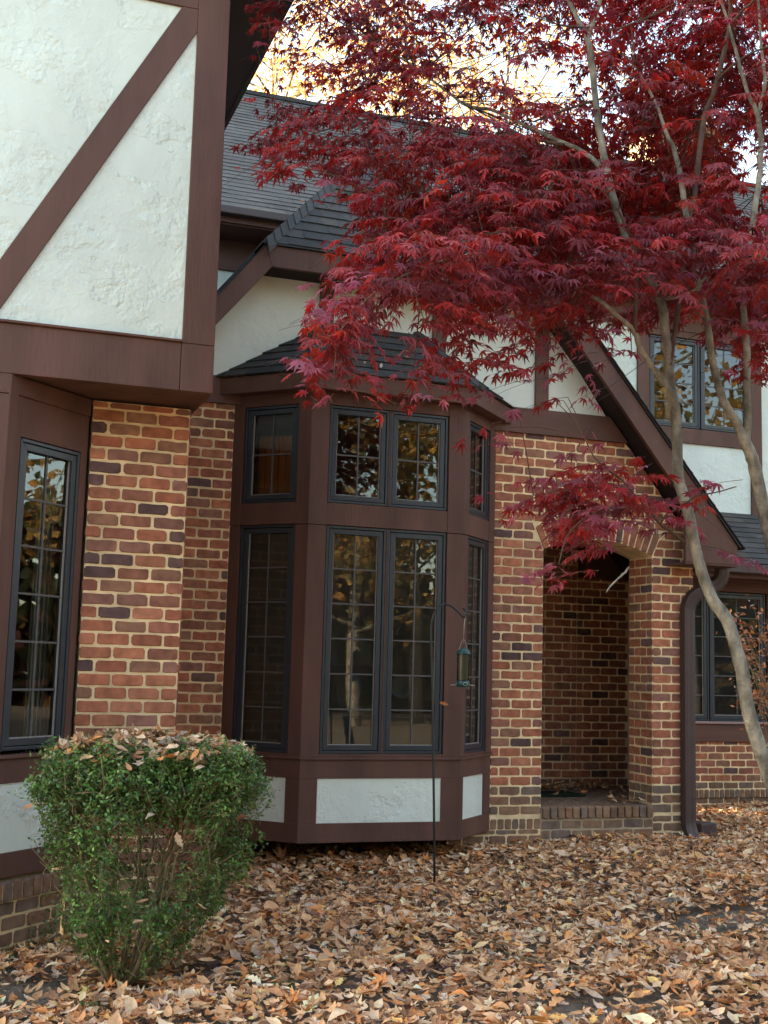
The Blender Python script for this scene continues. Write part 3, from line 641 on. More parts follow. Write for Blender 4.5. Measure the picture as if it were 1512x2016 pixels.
# --- dim rooms behind the glass ------------------------------------
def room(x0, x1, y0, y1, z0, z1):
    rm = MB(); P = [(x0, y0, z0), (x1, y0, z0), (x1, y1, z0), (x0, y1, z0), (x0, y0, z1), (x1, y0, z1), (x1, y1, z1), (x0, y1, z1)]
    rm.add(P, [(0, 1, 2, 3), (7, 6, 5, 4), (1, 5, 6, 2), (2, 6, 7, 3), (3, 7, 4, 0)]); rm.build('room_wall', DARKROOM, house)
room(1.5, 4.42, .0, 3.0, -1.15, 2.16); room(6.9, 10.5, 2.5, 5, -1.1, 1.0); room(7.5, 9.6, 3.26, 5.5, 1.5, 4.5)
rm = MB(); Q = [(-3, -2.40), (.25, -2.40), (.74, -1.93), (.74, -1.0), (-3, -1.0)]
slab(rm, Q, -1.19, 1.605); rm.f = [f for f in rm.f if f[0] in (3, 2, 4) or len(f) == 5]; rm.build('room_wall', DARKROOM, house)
cu = MB(); V = []; nn_ = 60
for k in range(nn_+1):
    x = 1.0*k/nn_; V.append((.46+.22*x, -2.06+.14*x+.018*math.sin(k*.9)))
cu.add([(a, b, -.9) for a, b in V]+[(a, b, 1.3) for a, b in V], [(k, k+1, k+2+nn_, k+1+nn_) for k in range(nn_)]); cu_o = cu.build('window_curtain', mat('pale_curtain', (.55, .58, .58), .9, .1, trans=.3)); tag(cu_o, 'pale pleated curtain behind the tall left corner window', 'curtain')
# ================================================================== GROUND
gx = np.concatenate([np.linspace(-60, -3, 12), np.linspace(-2.5, 12, 90), np.linspace(13, 70, 12)]); gy = np.concatenate([np.linspace(-60, -8, 12), np.linspace(-7.5, 3.5, 80), np.linspace(5, 90, 14)])
GX, GY = np.meshgrid(gx, gy); GZ = ground_z(GX, GY)-.02*(RNG.random(GX.shape))
ny, nx = GX.shape; idx = np.arange(nx*ny).reshape(ny, nx)
Fg = np.stack([idx[:-1, :-1], idx[:-1, 1:], idx[1:, 1:], idx[1:, :-1]], -1).reshape(-1, 4)
gro = make('ground', np.stack([GX.ravel(), GY.ravel(), GZ.ravel()], 1), Fg, SOIL, smooth=True); tag(gro, 'dark leaf-mould soil of the front yard', 'ground', kind='structure')
# ------------------------------------------------------------------ scattered leaf meshes (vectorised)
def rot_from(nrm, ang):
    """(n,3,3) matrices: local z -> nrm, spun by ang"""
    z = nrm/np.linalg.norm(nrm, axis=1, keepdims=True); a = np.where(np.abs(z[:, :1]) > .9, [[0, 1, 0]], [[1, 0, 0]])
    x = np.cross(a, z); x /= np.linalg.norm(x, axis=1, keepdims=True); y = np.cross(z, x)
    c, s = np.cos(ang)[:, None], np.sin(ang)[:, None]
    return np.stack([x*c+y*s, -x*s+y*c, z], -1)
def scatter(name, templates, pos, mats, size, cols, m, parent=None, smooth=False):
    """templates: list of (V, tris); pick one per instance"""
    Vs, Fs, Cs = [], [], []; n = len(pos); which = RNG.integers(0, len(templates), n); off = 0
    for k, (V, Fc) in enumerate(templates):
        s = np.where(which == k)[0]
        if len(s) == 0: continue
        P = np.einsum('nij,vj->nvi', mats[s], V)*size[s][:, None, None]+pos[s][:, None, :]
        Vs.append(P.reshape(-1, 3)); Fs.append((Fc[None]+(np.arange(len(s))*len(V))[:, None, None]+off).reshape(-1, 3)); Cs.append(np.repeat(cols[s], len(V), 0)); off += len(s)*len(V)
    return make(name, np.concatenate(Vs), np.concatenate(Fs), m, parent, np.concatenate(Cs), smooth=smooth)
def pal(n, P, w=None, var=.15):
    P = np.array(P); i = RNG.choice(len(P), n, p=None if w is None else np.array(w)/sum(w)); return P[i]*(1+RNG.normal(0, var, (n, 1))).clip(.4, 1.8)
def strip_leaf(prof, curl, fold, wav=0, twist=0):
    """leaf from half-width profile along a unit midrib, curled"""
    n = len(prof); V = []
    for i, w in enumerate(prof):
        t = i/(n-1); a = (t-.5)*curl; x = math.sin(a)/curl if abs(curl) > .01 else t-.5; z = (1-math.cos(a))/curl if abs(curl) > .01 else 0
        zz = wav*math.sin(i*2.4+twist); V += [(x, -w*math.cos(fold), z+w*math.sin(fold)+zz), (x, 0, z), (x, w*math.cos(fold), z+w*math.sin(fold)-zz)]
    Fc = []
    for i in range(n-1):
        a = i*3; Fc += [(a, a+3, a+4), (a, a+4, a+1), (a+1, a+4, a+5), (a+1, a+5, a+2)]
    return np.array(V), np.array(Fc)
def palmate(lobes, sinus=.22, droop=.3, cup=0, wl=.16):
    """fan-shaped leaf; lobes = [(angle deg, length)], local +x is the tip direction"""
    V = [(0, 0, 0)]; A = [math.radians(a) for a, _ in lobes]; n = len(lobes)
    def pt(r, a, d=0):
        return (r*math.cos(a), r*math.sin(a), -droop*r*r+cup*r+d)
    for i, (a, l) in enumerate(lobes):
        a = A[i]
        pa = A[i-1] if i else a-.6
        if i: V.append(pt(sinus*(.9 if abs(a) > 1 else 1.15), (a+pa)/2, .02))
        else: V.append(pt(.10, a-.45))
        h = math.atan2(wl*l*.5, l*.5)
        V += [pt(l*.5, a-h, -.01), pt(l, a), pt(l*.5, a+h, -.01)]
    V.append(pt(.10, A[-1]+.45)); k = len(V)
    Fc = [(0, i, i+1) for i in range(1, k-1)]+[(0, k-1, 1)]
    return np.array(V), np.array(Fc)
LIT = []
for cu in (.5, 1.4, 2.4, -1.2):
    LIT.append(strip_leaf([.02, .16, .20, .15, .03], cu, .35, .01))
    LIT.append(strip_leaf([.01, .08, .20, .11, .26, .14, .22, .08, .02], cu*.8, .25, .02, cu))   # lobed oak
    LIT.append(strip_leaf([.01, .13, .25, .27, .2, .1, .01], cu*.7, .5, .015))
for dr, cp in ((.9, .5), (-1.1, .1)):
    V, Fc = palmate([(-115, .36), (-58, .48), (0, .56), (58, .48), (115, .36)], .31, dr, cp, .48)
    V2 = V.copy(); V2[:, 2] += .9*V2[:, 1]**2; LIT.append((V2, Fc))
def in_house(x, y):
    h = (y > .0) & (x < 6.44) | (y > 2.38)
    h &= ~((x > 2.1) & (x < 4.0) & (y < .7))
    h |= (x < 1.38) & (y > -2.02) | (x < .25) & (y > -2.53) | (x < .96) & (y-x > -2.76)
    return h
DRYC = [(.62, .38, .22), (.54, .31, .17), (.72, .50, .33), (.48, .25, .125), (.58, .235, .085), (.40, .20, .105), (.26, .135, .08), (.66, .47, .34), (.46, .34, .27), (.70, .38, .14), (.16, .085, .055)]
DRYW = [3, 3, 2.2, 2.6, 1.6, 2, 1.6, 1.8, 1.2, .7, .8]
n = 92000
x = RNG.uniform(-1.2, 11, n); y = -6.2+9*RNG.random(n)**1.15
k = ~in_house(x, y); x, y = x[k], y[k]
k = ~((x > 6.45) & (x < 6.82) & (y > .05) & (y < .65)); x, y = x[k], y[k]
# bare soil patches
bare = np.zeros(len(x))
for (u, v, rx, ry) in ((1440, 1830, .55, .30), (1180, 1990, .42, .16), (1300, 1662, .8, .10), (40, 1910, .30, .35), (395, 1900, .12, .1), (1120, 1790, .1, .05)):
    d = (_F+_R*(u-756)/F_PX-_U*(v-1008)/F_PX); tt = (-1.52)/d[2]; c = CAM+d*tt
    r2 = ((x-c[0])/rx)**2+((y-c[1])/ry)**2; bare = np.maximum(bare, np.exp(-r2**1.5*1.0))
k = RNG.random(len(x)) > bare*.97; x, y = x[k], y[k]; n = len(x)
lump = .035*np.sin(3.1*x+1.3*np.sin(2.2*y))*np.sin(2.7*y+x)+.03
z = ground_z(x, y)+np.abs(RNG.normal(0, .026, n))+.012+lump*(.5+.5*RNG.random(n))
z = np.where((y > -.8) & (y < .0) & (x < 4.4) & (x > 1.4), z+.01, z)
nr = np.stack([RNG.normal(0, .28, n), RNG.normal(0, .28, n)-.08, np.ones(n)], 1)
size = (.042+.066*RNG.random(n)**1.3)*np.where(RNG.random(n) < .05, 1.5, 1)
lit = scatter('fallen_leaves', LIT, np.stack([x, y, z], 1), rot_from(nr, RNG.uniform(0, 6.3, n)), size, (pal(n, DRYC, DRYW, .16)*np.array((1.2, 1.12, 1.05))).clip(0, .82), DRY)
tag(lit, 'deep litter of dry tan and orange fallen leaves covering the yard', 'fallen leaves', kind='stuff')
n2_ = 16000; xf = RNG.uniform(-.6, 8, n2_); yf = RNG.uniform(-6, 2.2, n2_); k = ~in_house(xf, yf); xf, yf = xf[k], yf[k]; n2_ = len(xf)
deb = scatter('leaf_crumbs', LIT[:6], np.stack([xf, yf, ground_z(xf, yf)+.008+RNG.random(n2_)*.01], 1), rot_from(np.stack([RNG.normal(0, .4, n2_), RNG.normal(0, .4, n2_), np.ones(n2_)], 1), RNG.uniform(0, 6.3, n2_)), RNG.uniform(.012, .035, n2_), pal(n2_, DRYC, None, .3)*.6, DRY)
tag(deb, 'small brown leaf crumbs on the bare soil patches', 'leaf litter', kind='stuff')
# leaves blown onto the porch
n = 420; x = RNG.uniform(4.9, 6.75, n); y = 1.72-np.abs(RNG.normal(0, .35, n)); x = np.where(RNG.random(n) < .5, 5.6+RNG.normal(0, .35, n), x)
k = (y > .05) & (x > 4.95) & (x < 6.4); x, y = x[k], y[k]; n = len(x)
e_ = 26; x = np.concatenate([x, RNG.uniform(5.7, 5.97, e_)]); y = np.concatenate([y, RNG.uniform(.02, .4, e_)]); n += e_
z = -1.12+np.abs(RNG.normal(0, .02, n)); nr = np.stack([RNG.normal(0, .4, n), RNG.normal(0, .4, n), np.ones(n)], 1)
tag(scatter('porch_leaves', LIT, np.stack([x, y, z], 1), rot_from(nr, RNG.uniform(0, 6.3, n)), RNG.uniform(.05, .09, n), pal(n, DRYC, DRYW)*.8, DRY), 'dry leaves blown against the back wall of the brick porch', 'fallen leaves', kind='stuff')
# ================================================================== RED MAPLE
# density of red foliage, one digit per 50 px cell of the photograph (columns from x=450, rows from y=-100)
DENS = """
7777777777777777777777
3667898877777777788888
1545899874545735567888
0264688864334546668878
0234577753122258789889
0124476533431358899999
0367664645655668899977
2778888889999998888734
1466688999999999999833
0012258999999999999845
0000058999999999999978
0000378999999998888999
0000677899988887778999
0001875788766577777788
0005752555444334433356
0005622333332222012355
0017522333332210000133
0003111123221110000010
0000000012010000000000
0000000001210121000000
0000000000014454321100
0000000000246665434210
0000000000024664332201
0000000000002341101300
0000000000013200000120
0000000000000000000000
""".split()
def dens(u, v):
    c = np.floor((u-450)/50).astype(int); r = np.floor((v+100)/50).astype(int); ok = (c >= -1) & (r >= 0) & (r < len(DENS))
    A = np.array([[int(ch) for ch in row] for row in DENS]); c2 = np.clip(c, 0, A.shape[1]-1); r2 = np.clip(r, 0, len(DENS)-1)
    return np.where(ok & (c >= 0), A[r2, c2], 0)/9.0
def wdepth(u, v):
    """typical depth of the foliage in a direction: drooping near sprays low, far high sprays above"""
    w = 6.0+1.9*np.clip((480-v)/500, 0, 1)*np.clip((1150-u)/600, .25, 1)+.2
    return np.where(v > 860, 5.9, w)
TPX, TPY = 4.35, -4.15
maple = thing('japanese_maple', (TPX, TPY, ground_z(TPX, TPY)), 'multi-stemmed maple with deep red lobed leaves and pale grey trunks before the house', 'tree')
def px_tube(name, pts, m=BARK, k=10, parent=maple, jit=.0):
    """pts: (u, v, w, diameter px)"""
    P = [at(u, v, w) for u, v, w, d in pts]; Rr = [d/2*w/F_PX for u, v, w, d in pts]
    # resample with Catmull-Rom
    Q, R2 = [], []
    for i in range(len(P)-1):
        p0, p1, p2, p3 = P[max(i-1, 0)], P[i], P[i+1], P[min(i+2, len(P)-1)]
        ns = 4
        for s in range(ns):
            t = s/ns; Q.append(.5*((2*p1)+(-p0+p2)*t+(2*p0-5*p1+4*p2-p3)*t*t+(-p0+3*p1-3*p2+p3)*t**3)+RNG.normal(0, jit, 3)); R2.append((Rr[i]*(1-t)+Rr[i+1]*t)*(1+RNG.normal(0, .035)))
    Q.append(P[-1]); R2.append(Rr[-1]); mb = MB(); mb.tube(Q, R2, k); return mb.build(name, m, parent, smooth=True), Q
SK = []
def limb(name, pts, m=BARK, k=10):
    o, Q = px_tube(name, pts, m, k, jit=.0012); SK.extend(Q); return o
BASE1 = (1690, 1985)
limb('trunk', [(1640, 1900, 5.75, 46), (1590, 1740, 5.8, 36), (1540, 1590, 5.85, 32), (1504, 1497, 5.9, 29), (1473, 1398, 5.9, 27), (1455, 1298, 5.9, 25), (1431, 1219, 5.95, 24), (1402, 1179, 5.95, 23), (1374, 1100, 6, 22), (1353, 1001, 6, 22), (1335, 935, 6, 21), (1332, 839, 6, 21), (1318, 740, 6.05, 19), (1310, 648, 6.1, 18), (1302, 600, 6.1, 17), (1266, 524, 6.15, 17), (1231, 462, 6.2, 16), (1206, 384, 6.2, 15), (1193, 327, 6.25, 14), (1180, 259, 6.3, 14), (1172, 191, 6.35, 13), (1165, 123, 6.4, 13), (1156, 76, 6.4, 12), (1135, 33, 6.45, 9), (1110, -20, 6.5, 8), (1080, -90, 6.5, 6)])
limb('branch', [(1156, 80, 6.4, 10), (1170, 35, 6.4, 9), (1182, 0, 6.4, 8), (1200, -90, 6.4, 6)])
limb('branch', [(1333, 850, 6, 13), (1328, 791, 5.97, 13), (1317, 767, 5.95, 12), (1298, 739, 5.95, 12), (1277, 712, 5.93, 11), (1260, 684, 5.92, 11), (1248, 653, 5.9, 10), (1212, 618, 5.85, 9), (1188, 598, 5.82, 8), (1165, 582, 5.8, 7), (1139, 568, 5.75, 7), (1121, 554, 5.7, 6), (1060, 525, 5.6, 5), (980, 500, 5.5, 4), (900, 505, 5.4, 3.5), (800, 540, 5.3, 3), (720, 590, 5.25, 2.5), (665, 660, 5.2, 2)])
limb('branch', [(1250, 655, 5.9, 9), (1252, 600, 5.9, 8), (1254, 540, 5.95, 8), (1257, 500, 6, 7), (1236, 455, 6, 6), (1218, 415, 6, 5)], BARK2)
limb('branch', [(1318, 720, 6.05, 10), (1327, 667, 6.1, 10), (1334, 610, 6.2, 10), (1341, 549, 6.3, 10), (1352, 460, 6.4, 10), (1369, 370, 6.5, 11), (1377, 300, 6.5, 11), (1386, 232, 6.6, 11), (1402, 191, 6.6, 10), (1413, 153, 6.6, 10), (1427, 95, 6.6, 9), (1435, 54, 6.6, 8), (1438, 0, 6.6, 8), (1436, -90, 6.6, 6)], BARK2)
limb('branch', [(1436, 50, 6.6, 7), (1468, 16, 6.5, 6), (1500, -8, 6.4, 5), (1560, -30, 6.3, 4)], BARK2)
limb('branch', [(1412, 160, 6.6, 6), (1440, 130, 6.5, 5), (1472, 108, 6.5, 4), (1520, 88, 6.4, 4)], BARK2)
limb('trunk', [(1720, 1900, 6.1, 48), (1660, 1650, 6.15, 38), (1590, 1350, 6.2, 34), (1540, 1150, 6.25, 30), (1515, 1050, 6.3, 27), (1499, 983, 6.3, 25), (1488, 930, 6.3, 25), (1478, 893, 6.3, 24), (1463, 862, 6.3, 20), (1452, 835, 6.3, 18), (1430, 800, 6.25, 17), (1416, 765, 6.25, 16), (1405, 720, 6.25, 15), (1398, 684, 6.25, 15), (1395, 648, 6.3, 14), (1386, 605, 6.3, 14), (1376, 560, 6.35, 14), (1368, 518, 6.35, 13), (1352, 430, 6.4, 12), (1340, 349, 6.45, 11), (1326, 291, 6.5, 9), (1311, 260, 6.5, 8), (1290, 200, 6.6, 6), (1250, 130, 6.6, 4)])
limb('branch', [(1470, 880, 6.3, 16), (1472, 815, 6.3, 15), (1470, 768, 6.3, 15), (1471, 696, 6.3, 14), (1466, 640, 6.35, 14), (1462, 560, 6.4, 13), (1472, 490, 6.4, 13), (1482, 440, 6.4, 12), (1488, 394, 6.45, 12), (1497, 333, 6.5, 11), (1497, 271, 6.5, 11), (1491, 225, 6.5, 10), (1476, 191, 6.5, 8), (1460, 142, 6.5, 8), (1451, 109, 6.5, 7), (1440, 68, 6.5, 6), (1420, 0, 6.5, 5)])
limb('branch', [(1492, 228, 6.5, 8), (1506, 163, 6.5, 7), (1500, 109, 6.5, 6), (1496, 54, 6.5, 5), (1490, -40, 6.5, 4)])
limb('branch', [(1198, 345, 6.25, 10), (1150, 300, 6.4, 9), (1084, 271, 6.6, 8.5), (1057, 256, 6.7, 8), (1031, 245, 6.8, 8), (996, 229, 6.9, 7), (965, 216, 7, 7), (930, 211, 7.1, 6.5), (906, 200, 7.2, 6), (860, 165, 7.3, 5), (800, 120, 7.4, 4), (740, 90, 7.5, 3)])
limb('branch', [(1110, 285, 6.5, 7), (1039, 271, 6.7, 6), (1004, 256, 6.8, 6), (965, 240, 6.9, 5), (925, 232, 7, 5), (885, 233, 7.1, 4), (832, 234, 7.2, 4), (780, 229, 7.3, 3.5), (700, 240, 7.5, 3), (610, 265, 7.6, 2.5), (545, 285, 7.7, 2)], BARK2)
limb('branch', [(1228, 185, 6.4, 4), (1165, 199, 6.4, 5), (1100, 221, 6.6, 5), (1050, 240, 6.7, 4)], BARK2)
limb('branch', [(1100, 50, 6.4, 4), (1140, 53, 6.4, 5), (1174, 55, 6.4, 5), (1204, 60, 6.4, 4), (1260, 40, 6.3, 3)], BARK2)
limb('branch', [(1348, 1068, 6, 9), (1324, 1049, 5.95, 7), (1299, 1032, 5.9, 6), (1283, 1010, 5.88, 6), (1268, 993, 5.85, 5), (1252, 978, 5.85, 5), (1239, 962, 5.8, 4), (1224, 945, 5.8, 4), (1198, 925, 5.75, 3.5), (1170, 900, 5.7, 3), (1150, 860, 5.7, 2)], BARK2)
limb('branch', [(1299, 1032, 5.9, 4), (1316, 1010, 5.9, 4), (1342, 999, 5.85, 4), (1369, 978, 5.8, 3), (1417, 968, 5.8, 2.5), (1450, 958, 5.8, 2)], BARK2)
limb('branch', [(1283, 1010, 5.88, 4), (1230, 1000, 5.8, 3.5), (1170, 1010, 5.7, 3), (1120, 1050, 5.65, 2.5), (1100, 1110, 5.6, 2)], BARK2)
limb('branch', [(1239, 962, 5.8, 3.5), (1180, 958, 5.75, 3), (1110, 965, 5.7, 2.5), (1050, 975, 5.65, 2)], BARK2)
limb('branch', [(1300, 590, 6.1, 7), (1370, 570, 6.0, 6), (1420, 480, 5.95, 6), (1445, 470, 5.9, 5), (1468, 490, 5.85, 5), (1530, 520, 5.8, 4)])
limb('branch', [(1266, 524, 6.15, 8), (1225, 500, 6.0, 7), (1160, 470, 5.9, 6), (1090, 450, 5.8, 5), (1020, 450, 5.7, 4), (930, 470, 5.6, 3), (840, 500, 5.5, 2.5)])
limb('branch', [(1206, 384, 6.2, 7), (1150, 360, 6.2, 6), (1080, 345, 6.2, 5), (980, 350, 6.2, 4), (860, 370, 6.2, 3), (760, 390, 6.2, 2)], BARK2)
limb('bare_twig', [(1238, 1118, 5.75, 4.5), (1222, 1135, 5.7, 4), (1205, 1150, 5.65, 3.5), (1194, 1166, 5.6, 2)], BARK)
SK = np.array(SK)
# sprays of leaves on thin drooping twigs
tw = MB(); LP, LN, LA, LS, LC = [], [], [], [], []
REDS = [(.30, .009, .010), (.36, .013, .010), (.21, .007, .015), (.12, .005, .012), (.40, .026, .010), (.27, .024, .045)]
cand = 8800; made = 0
U_ = RNG.uniform(440, 1560, cand); V_ = RNG.uniform(-100, 1400, cand)
CAMR = CAM
for u, v in zip(U_, V_):
    d_ = float(dens(np.array([u]), np.array([v]))[0])
    if u < 1000 and RNG.random() < .24: continue
    if RNG.random() > d_**1.3*1.0: continue
    if 1440 < u < 1500 and 285 < v < 420: continue
    if v > 860:
        if RNG.random() < .35: continue
        w = RNG.uniform(5.6, 6.35)
    else:
        w0 = float(wdepth(u, v)); w = w0+RNG.uniform(-.85, 1.1)
        if u < 1000 and v > 450: w = RNG.uniform(5.0, 6.3)
        if u > 1080 and v < 420 and RNG.random() < .85: w = RNG.uniform(6.6, 8.4)
        elif u > 1180 and v > 560 and RNG.random() < .75: w = RNG.uniform(6.35, 7.6)
    c = at(u, v, w)
    j = np.argmin(((SK-c)**2).sum(1)); inner = SK[j]; d = c-inner; dist = np.linalg.norm(d)+1e-6; d = d/dist
    dh = np.array((d[0], d[1], 0)); dh = dh/(np.linalg.norm(dh)+1e-6); dh = dh+RNG.normal(0, .45, 3)*np.array((1, 1, .3)); dh /= np.linalg.norm(dh)
    L_ = RNG.uniform(.16, .34); st_ = c-dh*L_*.5
    if made % 4 == 0 and dist > .12 and v < 860:             # connect some sprays back to the limb
        mid = (inner+st_)/2+np.array((0, 0, .04*min(dist, 1.5))); tw.tube([inner, mid, st_], [.0035, .0026, .0018], 4)
    pts = []
    for s in range(5):
        t = s/4; pts.append(st_+dh*L_*t+np.array((0, 0, -.22*L_*t*t)))
    tw.tube(pts, [.0018, .0015, .0012, .001, .0008], 3)
    nl = RNG.integers(7, 12); base = pal(1, REDS, [3, 2.6, 2, 1.2, .9, 1.0], .15)[0]
    if v > 520 and RNG.random() < .34: base = np.array((.36, .075, .125))*RNG.uniform(.7, 1.15)
    sz = .048 if v < 330 else .054
    side = np.cross(dh, (0, 0, 1)); side /= np.linalg.norm(side)+1e-6
    for q in range(nl):
        t = (q+.5)/nl; p = st_+dh*L_*t+np.array((0, 0, -.22*L_*t*t)); sg = 1 if q % 2 else -1
        ax = dh*RNG.uniform(.2, 1)+side*sg*RNG.uniform(.5, 1.2)+np.array((0, 0, RNG.uniform(-.75, -.05)))
        if q == nl-1: ax = dh+np.array((0, 0, -.5))
        ax /= np.linalg.norm(ax); nn = np.array((RNG.normal(0, .33), RNG.normal(-.28, .33), 1.0)); nn = nn-ax*(nn@ax); nn /= np.linalg.norm(nn)
        LP.append(p+ax*.022); LN.append(nn); LA.append(ax); LS.append(sz*RNG.uniform(.72, 1.2)); LC.append(base*RNG.uniform(.7, 1.3))
    made += 1
LP, LN, LA, LS, LC = map(np.array, (LP, LN, LA, LS, LC))
Mx = np.stack([LA, np.cross(LN, LA), LN], -1)
TM = [palmate([(-125, .42), (-82, .72), (-40, .95), (0, 1.05), (40, .95), (82, .72), (125, .42)], .24, dr, cp, wl) for dr, cp, wl in ((.25, .1, .26), (.55, .2, .24), (.8, .25, .22), (.4, -.05, .25), (.1, 0, .28), (1.0, .4, .22))]
# real leaves must not pierce the house: drop those behind the facade planes
ok = (LP[:, 1] < -.85) | (LP[:, 2] > 4.9)
_d = LP-CAM; _w = _d@_F; lu = 756+F_PX*(_d@_R)/_w+RNG.normal(0, 7, len(LP)); lv = 1008-F_PX*(_d@_U)/_w+RNG.normal(0, 7, len(LP))
ok &= RNG.random(len(LP)) < dens(lu, lv)*2.2+.03
crown = scatter('crown', TM, LP[ok], Mx[ok], LS[ok], LC[ok], LEAFR, maple)
tw.build('twigs', BARK2, maple)
print('maple leaves', ok.sum(), 'sprays', made)
# ================================================================== CLIPPED SHRUB
SX, SY = .93, -3.22; SZ = float(ground_z(SX, SY))
shrub = thing('evergreen_shrub', (SX, SY, SZ), 'flat-topped green shrub with bare lower stems and dry leaves caught on its top', 'shrub')
H_ = 1.23
def sh_r(h):           # half width against height fraction
    return np.interp(h, [0, .1, .25, .45, .62, .75, .9, 1.0], [.08, .27, .41, .49, .52, .55, .56, .53])
def sh_c(h): return np.array((SX+.06*h+.04, SY, 0))
stems = []
for i in range(17):
    a = 2*math.pi*i/17+RNG.normal(0, .2); lean = RNG.uniform(.35, .95); P = []
    h1 = RNG.uniform(.75, .97)
    for s in range(7):
        t = s/6; h = t*h1; r = sh_r(h1)*lean*(t**.8)
        P.append(np.array((SX+.03*math.cos(a)*(1)+r*math.cos(a)+.06*t, SY+.03*math.sin(a)+r*math.sin(a)*.9, SZ+H_*h))+RNG.normal(0, .012*(s > 0), 3))
    mb = MB(); mb.tube(P, [.013*(1-.75*s/6)*RNG.uniform(.8, 1.1) for s in range(7)], 6)
    for b_ in range(7):                        # side twigs
        s = RNG.integers(2, 6); p = P[s]; dv = np.array((math.cos(a), math.sin(a), 0))+RNG.normal(0, .7, 3); dv[2] = abs(dv[2])*.6+.3; dv /= np.linalg.norm(dv); L_ = RNG.uniform(.1, .3)
        mb.tube([p, p+dv*L_*.5+RNG.normal(0, .01, 3), p+dv*L_+RNG.normal(0, .015, 3)], [.0042, .003, .0014], 4)
    mb.build('stem', STEM, shrub, smooth=True); stems.append(P)
GL = []
for c_ in (.1, .6):
    GL.append((np.array([(-.5, 0, 0), (0, -.24, .03), (.5, 0, c_*.1), (0, .24, .03)]), np.array([(0, 1, 2), (0, 2, 3)])))
LP, LN_, LS, LC, TWG = [], [], [], [], MB()
nsp = 0
while nsp < 7400:
    h = RNG.random()**.62; a = RNG.uniform(0, 2*math.pi); rr = RNG.random()**.5
    if h > .72: keep = 1.0
    else:
        keep = .10+.55*(rr > .70)
        if .30 < h < .66: keep *= .55+.45*math.sin(a*3+h*5)
        if h < .22: keep *= .6
    if rr < .55 and h < .8: keep *= .35
    if h < .74: keep *= .25+1.3*max(0, math.sin(2.3*a+6*h)*math.cos(4.1*a-9*h+1)+.35)
    if RNG.random() > keep: continue
    r = sh_r(h)*(rr*.98)+RNG.normal(0, .02); lump = 1+.10*math.sin(3*a+4*h)+.07*math.sin(7*a-6*h+1)
    c = np.array((SX+.06*h+.05+r*lump*math.cos(a), SY+r*lump*math.sin(a)*.9, SZ+H_*(.06+.94*h)-.05*rr*(h > .85)+.03*math.sin(5*a)*(h > .8)))
    dv = np.array((math.cos(a)*.6, math.sin(a)*.6, .75))+RNG.normal(0, .4, 3); dv /= np.linalg.norm(dv); L_ = RNG.uniform(.04, .11)
    TWG.tube([c-dv*L_*1.3, c+dv*L_*.4], [.0016, .0008], 3)
    base = pal(1, [(.095, .20, .040), (.065, .15, .035), (.14, .26, .06), (.04, .095, .028), (.20, .28, .08)], [3, 3, 2, 1.6, .6], .2)[0]
    for q in range(RNG.integers(8, 14)):
        p = c+dv*RNG.uniform(-.8, .6)*L_+RNG.normal(0, .011, 3); LP.append(p); nn = RNG.normal(0, .7, 3)+dv*.5+np.array((0, -.1, .6)); LN_.append(nn); LS.append(RNG.uniform(.017, .030)); LC.append(base*RNG.uniform(.7, 1.35))
    nsp += 1
LP, LN_, LS, LC = map(np.array, (LP, LN_, LS, LC)); n = len(LP)
scatter('foliage', GL, LP, rot_from(LN_, RNG.uniform(0, 6.3, n)), LS, LC, LEAFG, shrub)
TWG.build('twigs', STEM, shrub)
n = 620; a = RNG.uniform(0, 6.3, n); r = .52*RNG.random(n)**.6; x = SX+.10+r*np.cos(a); y = SY+r*np.sin(a)*.9
z = SZ+H_*1.0-.01-.07*(r/.5)**4+RNG.uniform(-.02, .05, n)
xe = SX+.1+RNG.normal(0, .3, 14); ye = SY-.38+RNG.normal(0, .08, 14); ze = SZ+RNG.uniform(.3, 1.0, 14)
x, y, z = np.concatenate([x, xe]), np.concatenate([y, ye]), np.concatenate([z, ze]); n = len(x)
nr = np.stack([RNG.normal(0, .5, n), RNG.normal(-.25, .5, n), np.ones(n)], 1)
tag(scatter('caught_leaves', LIT, np.stack([x, y, z], 1), rot_from(nr, RNG.uniform(0, 6.3, n)), RNG.uniform(.05, .10, n), pal(n, DRYC[:9], None, .15), DRY), 'pale dry leaves lying on the flat top of the green shrub', 'fallen leaves', kind='stuff')
# small sprig left of the shrub
def sprig(x, y, h, ns, label, cols, group=None, spread=.12, sz=(.014, .022), lean=None, nm='low_plant', cat='plant'):
    z0 = float(ground_z(x, y)); t_ = thing(nm, (x, y, z0), label, cat, group); mb = MB(); P_, N_, S_, C_ = [], [], [], []
    for i in range(ns):
        a = RNG.uniform(0, 6.3); e = np.array((x+spread*math.cos(a)*RNG.random()**.5, y+spread*math.sin(a)*RNG.random()**.5, z0+h*RNG.uniform(.6, 1)))
        if lean: e = e+np.array(lean)*RNG.uniform(.3, 1)
        b = np.array((x, y, z0-.02)); m_ = (b+e)/2+RNG.normal(0, .02, 3); mb.tube([b, m_, e], [.003, .0022, .0012], 4)
        for q in range(20):
            t = RNG.uniform(.25, 1.05); p = b*(1-t)+e*t+RNG.normal(0, .018, 3); P_.append(p); N_.append(RNG.normal(0, .6, 3)+np.array((0, 0, .7))); S_.append(RNG.uniform(*sz)); C_.append(pal(1, cols)[0])
    mb.build('stem', STEM, t_); P_, N_, S_, C_ = map(np.array, (P_, N_, S_, C_))
    scatter('foliage', GL, P_, rot_from(N_, RNG.uniform(0, 6.3, len(P_))), S_, C_, LEAFG, t_); return t_
